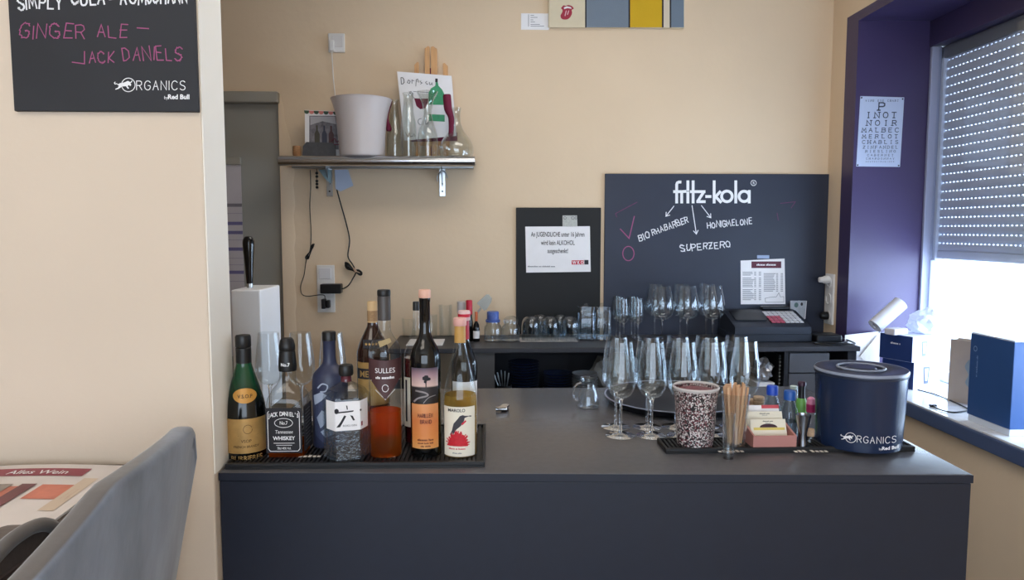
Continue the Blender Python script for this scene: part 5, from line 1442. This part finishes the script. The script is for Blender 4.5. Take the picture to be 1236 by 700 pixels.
obj('cable_tie', tube([py(427.2, 323.5, YB-.028), py(429.8, 328.6, YB-.028)], .006, 8), mat('tan_tie', '#b4937c', .6, var=.05), t, smooth=60)
t = thing('mains_plug', 'black mains plug with thin cable in the lowest socket', 'plug', (0, 0, 0))
obj('plug', wallbox(387.5, 392.5, 361, 373, .034, off=.0115, bev=.004), M_black, t)
obj('plug_grip', wallbox(392.8, 398, 362.5, 372, .03, off=.0115, bev=.006), M_black, t)
pts = [py(392, 362, YB-.03), py(391.5, 356.5, YB-.03), py(384, 356, YB-.02), py(372, 357.5, YB-.01), py(364.5, 355, YB-.01), py(363, 345, YB-.008), py(367, 332, YB-.008), py(369, 318, YB-.01), py(370.5, 311, YB-.012), py(374.5, 300, YB-.012), py(375.5, 280, YB-.008), py(374, 250, YB-.008), py(375, 225, YB-.008), py(374.5, 205, YB-.012)]
obj('cable', tube(spline(pts, 6), .0020, 6), M_black, t, smooth=60)
b = bmesh.new()
for k in range(3):
    o_ = (k-1)*1.2
    tube(spline([py(373, 305, YB-.016), py(370+o_, 310, YB-.014), py(371+o_, 312.5, YB-.014), py(374, 307, YB-.018), py(376+o_, 299, YB-.014), py(378.6+o_*.5, 294.5, YB-.014), py(377.6, 299, YB-.018), py(373, 305, YB-.016)], 4), .0024, 6, bm=b)
obj('cable_bundle', b, M_black, t, smooth=60)
# hanging bits below the shelf
zt = ST-.041
t = thing('key_strap', 'black beaded key strap hanging below the steel shelf', 'key strap', (0, 0, 0))
x = py(382.5, 215, 3.37).x
obj('cord', tube([(x, 3.37, zt), (x, 3.37, py(382, 228, 3.37).z)], .0015, 6), M_black, t)
b0 = None
for y in (209, 213, 218.5, 222, 226): 
    o = obj('bead', lathe([(0, -.007), (.006, -.004), (.007, 0), (.006, .004), (0, .007)], 12), M_black, t, smooth=60, loc=(x, 3.37, py(382, y, 3.37).z))
sheet_ = lambda name, lab, pts, Y, m_: tag(obj(name, prism([(py(a, b_, Y).x, py(a, b_, Y).z) for a, b_ in pts], .0015, lambda u, v, w_: (u, Y+w_, v)), m_), lab, 'cloth')
M_bluecloth = mat('pale_blue_cloth', '#b7c4dc', .8, var=.06)
sheet_('blue_paper', 'pale blue paper hanging right of the left shelf bracket', [(404, 205), (420, 204.5), (426.5, 224), (411, 231), (405, 228)], 3.372, M_bluecloth)
sheet_('cleaning_cloth', 'teal blue folded cloth hanging at the left shelf bracket', [(384, 204.5), (397, 204.5), (399.5, 206), (399.5, 222), (393, 216)], 3.36, mat('teal_cloth', '#8fa9b4', .8, var=.06))
t = thing('wire_hook', 'bent steel wire hook hanging on the right shelf bracket', 'hook', (0, 0, 0))
pts = [py(528.5, 219, 3.37), py(528, 213, 3.37), py(531, 208, 3.365), py(534, 206, 3.36), py(538, 209, 3.365), py(540, 215, 3.37)]
obj('wire', tube(spline(pts, 5), .0022, 6), M_steel, t, smooth=60)

# ------------------------------------------------------------------ painting, info card, eye chart, door calendar
YPt = YB-.022
t = thing('stripe_painting', 'canvas with cream grey blue and yellow blocks and a red tongue emblem', 'painting', (0, 0, 0))
a, b_ = py(663, -150, YPt), py(826, 33.5, YPt)
obj('canvas', box(a.x, b_.x, YPt, YB-.001, b_.z, a.z, .002), mat('canvas_cream', '#dccdb0', .8, var=.03), t)
f = wpy(YPt-.0006)
cols = [(663.6, 706.2, '#ddcfb2', 'cream'), (708, 758.6, '#75818f', 'grey_blue'), (760.6, 799, '#d2a812', 'yellow'), (801, 808.3, '#d9cbb4', 'cream2'), (810.2, 825.5, '#6f7d8c', 'grey_blue2')]
for x0, x1, c, n_ in cols:
    obj('colour_block', grid(x0, x1, -148, 33, f), mat('paint_'+n_, c, .7, var=.05, bump=.08, bscale=200), t)
for x0, x1 in ((706.2, 708), (758.6, 760.6), (799, 801), (808.3, 810.2)):
    obj('black_line', grid(x0, x1, -148, 33.3, wpy(YPt-.0007)), M_ink, t)
f = wpy(YPt-.0011)
obj('lips', poly(spline([(677, 10), (680, 6.5), (683, 7), (686, 6), (690.5, 7.5), (692.5, 10.5), (690, 12), (690.5, 16), (688, 21), (684, 23.5), (678.5, 23), (676.5, 19), (678.5, 15), (679, 12), (677, 10)], 3)[:-1], f), mat('tongue_red', '#a3253d', .6, var=.05), t, label='red lips and tongue emblem')
obj('teeth', poly([(680.5, 9), (684, 7.6), (689, 8.6), (690, 10.5), (685, 9.8), (681, 11)], wpy(YPt-.0016)), M_white, t)
obj('tongue_shine', ribbons([[(683.5, 13), (682, 19)], [(686.5, 13), (685, 17.5)]], 1.1, wpy(YPt-.0016)), mat('tongue_light', '#e3b9bd', .6, var=.03), t)
t = thing('info_card', 'small white caption card beside the striped painting', 'card', (0, 0, 0))
obj('card', wallbox(629, 662.5, 16, 36, .002, bev=0), M_paper, t)
f = wpy(YB-.0028)
b = ribbons([[(638, 17.5), (638, 32)]]+[[(640.5, y), (640.5+l_, y)] for y, l_ in ((18.5, 4), (21, 8), (24, 3), (26.5, 5), (29.5, 11), (31.5, 16))], .6, f)
obj('print', b, M_inkgrey, t)
t = thing('eye_chart', 'white tin eye chart sign of wine names on the purple niche wall', 'sign', (0, 0, 0))
YE = YJ-.0035
q = [py(x, y, YE) for x, y in ((1038.5, 116), (1091.5, 117.5), (1086.3, 201.5), (1033.5, 200.8))]
obj('plate', prism([(v.x, v.z) for v in q], .003, lambda u, v, w_: (u, YE+w_, v)), mat('tin_white', '#b9c4de', .4, var=.02), t)
f0 = wpy(YE-.0006); f = lambda x, y: f0(x-(y-116)*.055, y)
rows = [('WINE EYE CHART', 122.6, 2.2, 1065, 38), ('P', 133, 9, 1065, 10), ('INOT', 142.2, 6.6, 1065, 38), ('NOIR', 151.4, 6, 1066, 38), ('MALBEC', 159.4, 5, 1065, 44), ('MERLOT', 166.8, 4.4, 1065, 43), ('CHABLIS', 173.4, 4, 1065.5, 43), ('ZINFANDEL', 179.2, 3.2, 1066, 41), ('RIESLING', 184, 2.8, 1066.5, 36), ('CABERNET', 188.4, 2.3, 1066.5, 31), ('CHARDONNAY', 192.4, 2, 1066.5, 33), ('GEWURZTRAMINER', 195.8, 1.4, 1066.5, 33)]
for s_, y, h_, cx, wd in rows:
    n_ = len(s_); b = bmesh.new()
    for i, ch in enumerate(s_):
        if ch == ' ': continue
        x = cx + (0 if n_ == 1 else (i-(n_-1)/2)*wd/n_*1.08)
        g = glyph(ch); w_ = max(p[0] for l in g for p in l)
        wx = 1.0 if ch in 'IJ' else min(1.15, .78/max(.5, w_))*1.2
        if n_ > 10: wx *= .8
        ribbons(write(ch, x-w_*wx*h_/2, y, h_, serif=True, wx=wx), h_*.16, f, b)
    obj('lettering', b, mat('chart_ink', '#32364a', .6, var=.03), t)
for x, y in ((1040, 118), (1089.5, 119.5), (1084.6, 199.8), (1035.2, 199.2)):
    obj('tack', lathe([(.0035, 0), (.003, .002), (0, .003)], 10), M_ink, t, loc=f0(x, y)).rotation_euler = (R(90), 0, 0)
t = thing('door_calendar', 'long white wall planner with purple bars hanging on the grey door', 'planner', (0, 0, 0))
YD = YB+.012
a, b_ = py(252, 198, YD), py(297.5, 430, YD)
obj('sheet', box(a.x, b_.x, YD, YD+.003, b_.z, a.z), mat('planner_paper', '#bdb6ba', .7, var=.03), t)
obj('clip_rail', box(a.x-.01, py(291, 190, YD).x, YD-.012, YD+.004, py(280, 199, YD).z, py(280, 190, YD).z, .003), M_greytrim, t)
f = wpy(YD-.0006)
for y, c in ((248, 0), (270, 1), (281, 1), (301, 1), (329, 1), (258, 2), (290, 2), (312, 2), (320, 2), (340, 2)):
    obj('print_bar', grid(258, 292+(y-248)*.03, y-(2.4 if c < 2 else .7), y+(1.6 if c < 2 else 0), f), (mat('grey_bar', '#77727a', .7, var=.04), mat('violet_bar', '#6d6790', .7, var=.05), mat('pale_bar', '#9c95a4', .7, var=.04))[c], t)

# ------------------------------------------------------------------ sockets on the right wall
t = thing('wall_socket_strip', 'tall white socket plate on the wall beside the purple niche', 'socket', (0, 0, 0))
za, zb2 = pX(1000, 330, XR).z, pX(1005, 392, XR).z
obj('plate', box(XR-.010, XR-.0003, 3.285, 3.365, zb2, za, .002), M_plug, t)
for k in range(3):
    zc = za-(za-zb2)*(k+.5)/3
    b = lathe([(.026, 0), (.026, .003), (.021, .003), (.019, .0005), (0, .0005)], 24)
    o = obj('socket_face', b, M_plug, t, smooth=40, loc=(XR-.0102, 3.325, zc)); o.rotation_euler = (0, R(-90), 0)
zc = za-(za-zb2)*.5/3+.012
t = thing('white_plug', 'white round plug sticking out of the right wall socket', 'plug', (XR-.013, 3.325, zc)); t.rotation_euler = (0, R(-90), 0)
obj('plug', lathe([(.019, 0), (.019, .02), (.015, .026), (.012, .045), (.006, .047)], 20), M_plug, t, smooth=40)
zc = za-(za-zb2)*2.5/3
t = thing('black_plug', 'black mains plug in the lowest right wall socket above the adapter', 'plug', (XR-.013, 3.325, zc)); t.rotation_euler = (0, R(-90), 0)
obj('plug', lathe([(.019, 0), (.019, .018), (.014, .03), (.005, .034)], 20), M_black, t, smooth=40)

# ================================================================== things on the window sill
ZW = .8573
def glass_box(loc, rz, label, h_):
    t = thing('glassware_box', label, 'box', loc, rz)
    w1, w2 = .155, .145
    obj('carton', box(0, w1, 0, w2, 0, h_, .001), mat('white_card', '#d8dcec', .55, var=.02), t)
    # navy wraps the two long sides (local -x face and +x face)
    obj('navy_panel', box(-.0012, -.0002, .001, w2-.001, .001, h_-.001), M_navy, t)
    obj('glass_picture', poly([(.060, .02), (.085, .02), (.092, h_-.022), (.053, h_-.022)], lambda u, v: (u, -.0008, v)), mat('glass_grey_print', '#5d6478', .5, var=.15), t)
    obj('glass_window', poly([(.066, .032), (.079, .032), (.083, h_-.030), (.062, h_-.030)], lambda u, v: (u, -.0014, v)), mat('pale_blue_print2', '#b6c2dc', .5, var=.05), t)
    obj('lettering', greek((7, 1), .02, 0, .008, lambda u, v: (-.0018, w2-.03-u, h_*.62-v)), M_white, t)
    return t
rzb = R(22)
K = Vector((1.694, 2.80, ZW))
glass_box(K, rzb, 'navy and white glassware carton standing on the window sill under another', .112)
glass_box(K+Vector((-.012, -.004, .1123)), rzb+R(3), 'navy and white glassware carton on top of the other one', .104)
ZB = ZW+.2166
t = thing('paper_roll', 'white paper roll leaning on top of the glassware cartons', 'paper roll', (1.675, 2.945, ZB))
d = Vector((.75, .1, .62)).normalized()
o = obj('roll', lathe([(.012, 0), (.031, 0), (.031, .15), (.012, .15), (.012, .0)], 28, cap0=False, cap1=False), mat('roll_paper', '#d9dbe4', .7, var=.03), t, smooth=40)
o.location = (-.075, -.01, .024); o.rotation_euler = d.to_track_quat('Z', 'Y').to_euler()
t = thing('tissue_pack', 'small pale tissue pack lying on the glassware cartons', 'tissue pack', (1.652, 2.865, ZB), rzb)
obj('pack', box(-.04, .04, -.025, .025, .0003, .026, .006), mat('tissue_cream', '#cfccd4', .7, var=.06), t)
t = thing('plastic_bag', 'crumpled white plastic bag on the right of the glassware cartons', 'plastic bag', (1.80, 2.885, ZB))
b = bmesh.new(); bmesh.ops.create_icosphere(b, subdivisions=4, radius=1); random.seed(2)
from mathutils import noise as NZ
for v in b.verts:
    n_ = 1+.35*NZ.noise(v.co*1.9)+.16*NZ.noise(v.co*5)
    v.co = Vector((v.co.x*.072*n_, v.co.y*.058*n_, max(.0005, .05+v.co.z*.056*n_)))
obj('bag', b, frosted('milky_plastic', '#dfe3ee', .3, .25), t, smooth=35)
# patterned paper bag leaning at the window
p0, p1 = Vector((1.735, 2.70, ZW)), Vector((1.79, 2.60, ZW))
t = thing('paper_bag', 'brown paper carrier bag with faded print between cartons and big box', 'paper bag', (1.76, 2.56, ZW), R(-58))
M_kraft = mat('kraft_paper', '#b0a294', .75, var=.06, scale=12)
hb = .235
obj('front_sheet', prism([(-.075, 0.0003), (.075, .0003), (.077, hb), (-.073, hb)], .0015), M_kraft, t)
obj('back_sheet', prism([(-.075, 0.0003), (.075, .0003), (.077, hb), (-.073, hb)], .0015, lambda u, v, w_: (u, .055+w_, v)), M_kraft, t)
for s_ in (-.074, .0735): obj('gusset', box(s_, s_+.001, .0016, .0549, .0003, hb-.004), M_kraft, t)
obj('print', poly(spline([(.0, .06), (-.016, .08), (-.006, .11), (-.02, .14), (0, .17), (.018, .14), (.010, .11), (.02, .085), (0, .06)], 3)[:-1], lambda u, v: (u, -.0008, v)), mat('faded_teal_print', '#8a9aa2', .7, var=.1), t)
# large blue carton
bx0, bx1, by0, by1, bh = 1.612, 1.885, 2.15, 2.352, .296
t = thing('large_carton', 'large blue shipping carton with pale bottom and top on the window sill', 'carton', (0, 0, ZW))
M_carton = mat('blue_carton', '#2b4f86', .5, var=.05, scale=6)
obj('pale_base', box(bx0+.003, bx1-.003, by0+.003, by1-.003, .0003, .022), mat('pale_card', '#cfd6e2', .6, var=.03), t)
obj('body', box(bx0, bx1, by0, by1, .022, bh, .002), M_carton, t)
obj('flap', box(bx0+.002, bx1-.002, by0+.001, (by0+by1)/2-.002, bh+.0003, bh+.004), mat('pale_card', '#cfd6e2'), t)
obj('flap', box(bx0+.002, bx1-.002, (by0+by1)/2+.002, by1-.001, bh+.0003, bh+.004), mat('pale_card', '#cfd6e2'), t)
obj('tape', box(bx0+.001, bx1-.002, (by0+by1)/2-.022, (by0+by1)/2+.022, bh+.0043, bh+.0048), mat('clear_pack_tape', '#dfe3ea', .25, var=.02), t)
fx = lambda u, v: (bx0-.0009, by1-.03-v, bh-.04-u)
obj('lettering', greek((3, 10, 2), .03, .012, .007, fx), mat('carton_print', '#7f9bc6', .6, var=.03), t)
obj('logo', ribbons([oval(.008, -.003, .008, .008, 16)+[(.016, -.003)]], .003, fx), mat('carton_print', '#7f9bc6'), t)
# white folded papers against the far end of the niche
t = thing('folded_papers', 'white folded papers leaning on the purple wall behind the ice bucket', 'papers', (1.60, 3.10, ZW))
obj('sheet', prism([(-.03, .0003), (.13, .0003), (.125, .19), (-.025, .175)], .002, lambda u, v, w_: (u, .03+w_, v)), M_paper, t)
obj('folded_corner', prism([(.04, .08), (.13, .0003), (.128, .19)], .002, lambda u, v, w_: (u, .02+w_, v)), mat('cream_paper', '#cfc8be', .7, var=.05), t)
# cables on the sill
t = thing('sill_cable', 'thin dark cable lying across the tiled window sill', 'cable', (0, 0, 0))
obj('cable', tube(spline([(1.71, 2.795, ZW+.003), (1.73, 2.70, ZW+.003), (1.72, 2.56, ZW+.003), (1.70, 2.44, ZW+.003), (1.69, 2.37, ZW+.003)], 6), .0026, 6), M_black, t, smooth=60)
t = thing('usb_cable', 'short black cable with plug end lying before the blue carton', 'cable', (0, 0, 0))
a = pz(1126, 491, ZW)
obj('cable', tube(spline([a+Vector((0, 0, .004)), pz(1134, 494, ZW+.004), pz(1148, 497.5, ZW+.003), pz(1160, 497, ZW+.003), pz(1170, 495, ZW+.003)], 6), .003, 6), M_black, t, smooth=60)
obj('plug_end', box(a.x-.012, a.x+.012, a.y-.006, a.y+.006, ZW+.0003, ZW+.009, .002), M_black, t)

# ================================================================== bar table, magazine, stool and bag at the left
M_tabletop = mat('dark_oak_top', '#4a3f38', .45, var=.15, scale=5, stretch=(1, 12, 1))
t = thing('bar_table', 'dark high bar table beside the partition wall under the magazine', 'table', (0, 0, 0))
TZ = 1.03
obj('tabletop', box(-1.5, -.69, .35, 1.44, TZ-.03, TZ, .004), M_tabletop, t)
obj('pedestal', lathe([(.04, .02), (.04, TZ-.031)], 24, c=(-1.1, .9, 0)), M_black, t, smooth=40)
obj('foot_plate', lathe([(.28, .0003), (.28, .012), (.05, .02), (.04, .021)], 36, c=(-1.1, .9, 0)), M_black, t, smooth=40)
# magazine
a = pz(146, 557, TZ+.012); mg = thing('magazine', 'open wine magazine with red title lying on the bar table', 'magazine', (-.700, 1.10, TZ+.0005), R(3))
def mz(u, v): return .004+.012*math.sin(min(1, max(0, u/.36))*PI)*.6+.012*max(0, v-.2)
ml = lambda u, v, z_=0: (-u, v, mz(u, v)+z_)
b = bmesh.new()
for s_ in (0, 1): grid(0, .40, 0, .31, lambda u, v, s_=s_: (-u, v, mz(u, v) if s_ else 0.0), 14, 4, bm=b)
obj('pages', b, mat('glossy_page', '#d8d0cc', .35, var=.06, scale=9), mg, smooth=60)
b = bmesh.new()
for k in range(14):
    u0, u1 = .40*k/14, .40*(k+1)/14
    b.faces.new([b.verts.new(p) for p in ((-u0, 0, 0), (-u1, 0, 0), ml(u1, 0), ml(u0, 0))])
    b.faces.new([b.verts.new(p) for p in ((-u0, .31, 0), (-u1, .31, 0), ml(u1, .31), ml(u0, .31))])
b.faces.new([b.verts.new(p) for p in ((0, 0, 0), (0, .31, 0), ml(0, .31), ml(0, 0))])
obj('page_edges', b, M_paper, mg)
def band(u0, u1, v0, v1, m_, name, z_=.0008, n_=10): return obj(name, grid(u0, u1, v0, v1, lambda u, v: ml(u, v, z_), n_, 3), m_, mg)
M_mred = mat('magazine_red', '#8e2a40', .4, var=.08); M_mor = mat('magazine_orange', '#c4705a', .4, var=.25, scale=16); M_mgrey = mat('magazine_grey', '#8d8078', .4, var=.2, scale=20)
band(.055, .225, .245, .285, M_mred, 'title_bar')
obj('lettering', ptext('Alles Wein', 0, -.253, .020, lambda u, v: ml(.195-u, -v, .0016), .01, sx=.85), M_white, mg)
band(.30, .36, .255, .285, M_mor, 'picture', .0018); band(.02, .045, .08, .235, mat('magazine_cream', '#cdb9a4', .4, var=.1), 'picture'); band(.11, .135, .02, .20, mat('magazine_wine', '#6d3238', .4, var=.2), 'picture', .0018); band(.27, .30, .08, .23, mat('magazine_wine', '#6d3238'), 'picture', .0019); band(.02, .10, .13, .20, M_mor, 'picture'); band(.12, .34, .10, .19, M_mor, 'picture', .0009); band(.28, .40, .20, .30, M_mgrey, 'picture', .001); band(.15, .25, .15, .20, M_mgrey, 'picture', .0017); band(.16, .38, .02, .07, M_mor, 'picture', .001)
# velvet bar stool
M_velvet = mat('grey_velvet', '#6a6f7a', .8, var=.45, scale=9, bump=.1, bscale=25, sheen=.4, stretch=(1, 1, .5))
M_velvet_dark = mat('taupe_piping', '#5a534f', .8, var=.1, scale=12, sheen=.3)
def make_rim_shaded():  # velvet's darker look on rim and inner side, shaded into the colour
    m = M_velvet.copy(); m.name = 'rim_shaded_velvet'; n = m.node_tree.nodes; l = m.node_tree.links
    b = n['Principled BSDF']; src = b.inputs['Base Color'].links[0].from_socket
    tc = n.new('ShaderNodeTexCoord'); sn = n.new('ShaderNodeSeparateXYZ'); so = n.new('ShaderNodeSeparateXYZ')
    l.new(tc.outputs['Normal'], sn.inputs[0]); l.new(tc.outputs['Object'], so.inputs[0])
    a = n.new('ShaderNodeMath'); a.operation = 'MULTIPLY_ADD'; a.inputs[1].default_value = 3.0; l.new(so.outputs['Y'], a.inputs[0]); l.new(sn.outputs['X'], a.inputs[2])
    r = n.new('ShaderNodeMapRange'); r.inputs['From Min'].default_value = 3.30; r.inputs['From Max'].default_value = 3.65
    mx = n.new('ShaderNodeMath'); mx.operation = 'MAXIMUM'
    r2 = n.new('ShaderNodeMapRange'); r2.inputs['From Min'].default_value = .45; r2.inputs['From Max'].default_value = .75
    l.new(sn.outputs['X'], r2.inputs['Value']); l.new(a.outputs[0], r.inputs['Value'])
    l.new(r.outputs[0], mx.inputs[0]); l.new(r2.outputs[0], mx.inputs[1])
    mc = n.new('ShaderNodeMix'); mc.data_type = 'RGBA'; mc.inputs[6].default_value = lin('#5a534f')
    l.new(mx.outputs[0], mc.inputs[0]); l.new(src, mc.inputs[7]); l.new(mc.outputs[2], b.inputs['Base Color'])
    return m
rim_shaded = make_rim_shaded()
t = thing('bar_stool', 'grey velvet bar stool with padded backrest beside the bar', 'bar stool', (0, 0, 0))
def back_pt(s, q, side):
    """s along width 0..1 (near to far), q height 0..1, side 0 outer 1 inner"""
    y = .70+.66*s; zt = 1.145 - .30*max(0, 1.0-y)
    e = min(1, (1-s)/.11); e2 = min(1, s/.05)
    zt -= .075*(1-math.sqrt(max(0, 1-(1-e)**2))) + .075*(1-math.sqrt(max(0, 1-(1-e2)**2)))
    z = .78+(zt-.78)*q
    lean = -.585+.05*q
    x = lean+.012*math.sin(s*PI)-.02*abs(2*s-1)**4
    y -= (.06*(1-q))*(s-.5)*2 * .6
    if side: x -= .046*(1-.15*q)
    return Vector((x, y, z))
def shell_grid(side, ns=28, nq=18): return [[back_pt(i/ns, j/nq, side) for j in range(nq+1)] for i in range(ns+1)]
b = bmesh.new(); GO, GI = shell_grid(0), shell_grid(1)
VO = [[b.verts.new(p) for p in r_] for r_ in GO]; VI = [[b.verts.new(p) for p in r_] for r_ in GI]
ns, nq = 28, 18
for i in range(ns):
    for j in range(nq):
        b.faces.new((VO[i][j], VO[i+1][j], VO[i+1][j+1], VO[i][j+1])); b.faces.new((VI[i][j], VI[i][j+1], VI[i+1][j+1], VI[i+1][j]))
    b.faces.new((VO[i][nq], VO[i+1][nq], VI[i+1][nq], VI[i][nq])); b.faces.new((VO[i+1][0], VO[i][0], VI[i][0], VI[i+1][0]))
for j in range(nq):
    b.faces.new((VO[0][j], VO[0][j+1], VI[0][j+1], VI[0][j])); b.faces.new((VO[ns][j+1], VO[ns][j], VI[ns][j], VI[ns][j+1]))
bmesh.ops.recalc_face_normals(b, faces=b.faces)
bev = [e for e in b.edges if len(e.link_faces) == 2 and e.calc_face_angle(0) > R(50)]
bmesh.ops.bevel(b, geom=bev, offset=.014, segments=4, profile=.6, affect='EDGES')
br_ = obj('backrest', b, M_velvet, t, smooth=180); br_.data.materials[0] = rim_shaded
obj('seat', box(-1.0, -.60, .84, 1.32, .70, .79, .03, seg=4), M_velvet, t, smooth=60)
for x, y in ((-.95, .88), (-.95, 1.28), (-.65, .88), (-.65, 1.28)):
    obj('leg', tube([(x, y, .705), (x+(.04 if x > -.8 else -.04), y+(.03 if y > 1 else -.03), .001)], [.014, .010], 10), M_black, t, smooth=40)
obj('foot_ring', tube([(-.975, .86, .28), (-.975, 1.30, .28), (-.625, 1.30, .28), (-.625, .86, .28)], .008, 8, closed=True), M_black, t, smooth=60)
obj('armrest', box(-.70, -.632, .70, .86, .99, 1.05, .028, seg=4), mat('pale_grey_pad', '#8d8d92', .8, var=.06), t, smooth=60)
# handbag on the stool seat
t = thing('handbag', 'taupe handbag with piped edge and black buckle on the bar stool', 'bag', (0, 0, 0))
M_bag = mat('taupe_leather', '#5b524e', .5, var=.1, scale=12, bump=.1, bscale=90)
ol = spline([(.86, .792), (.84, .95), (.87, 1.05), (.93, 1.083), (1.0, 1.085), (1.045, 1.06), (1.06, 1.0), (1.05, .90), (1.03, .792)], 5)
obj('body', prism(ol, .045, lambda u, v, w_: (-.685+w_, u, v)), M_bag, t)
obj('piping', tube([(-.640, u, v) for u, v in ol], .010, 10), M_velvet_dark, t, smooth=60)
obj('flap', prism([(.87, .96), (.90, 1.05), (1.02, 1.05), (1.035, .97), (.98, .93)], .006, lambda u, v, w_: (-.6395+w_, u, v)), mat('brown_flap', '#4b3f3d', .5, var=.1), t)
obj('buckle', box(-.633, -.619, .965, 1.005, .985, 1.025, .006), M_black, t)
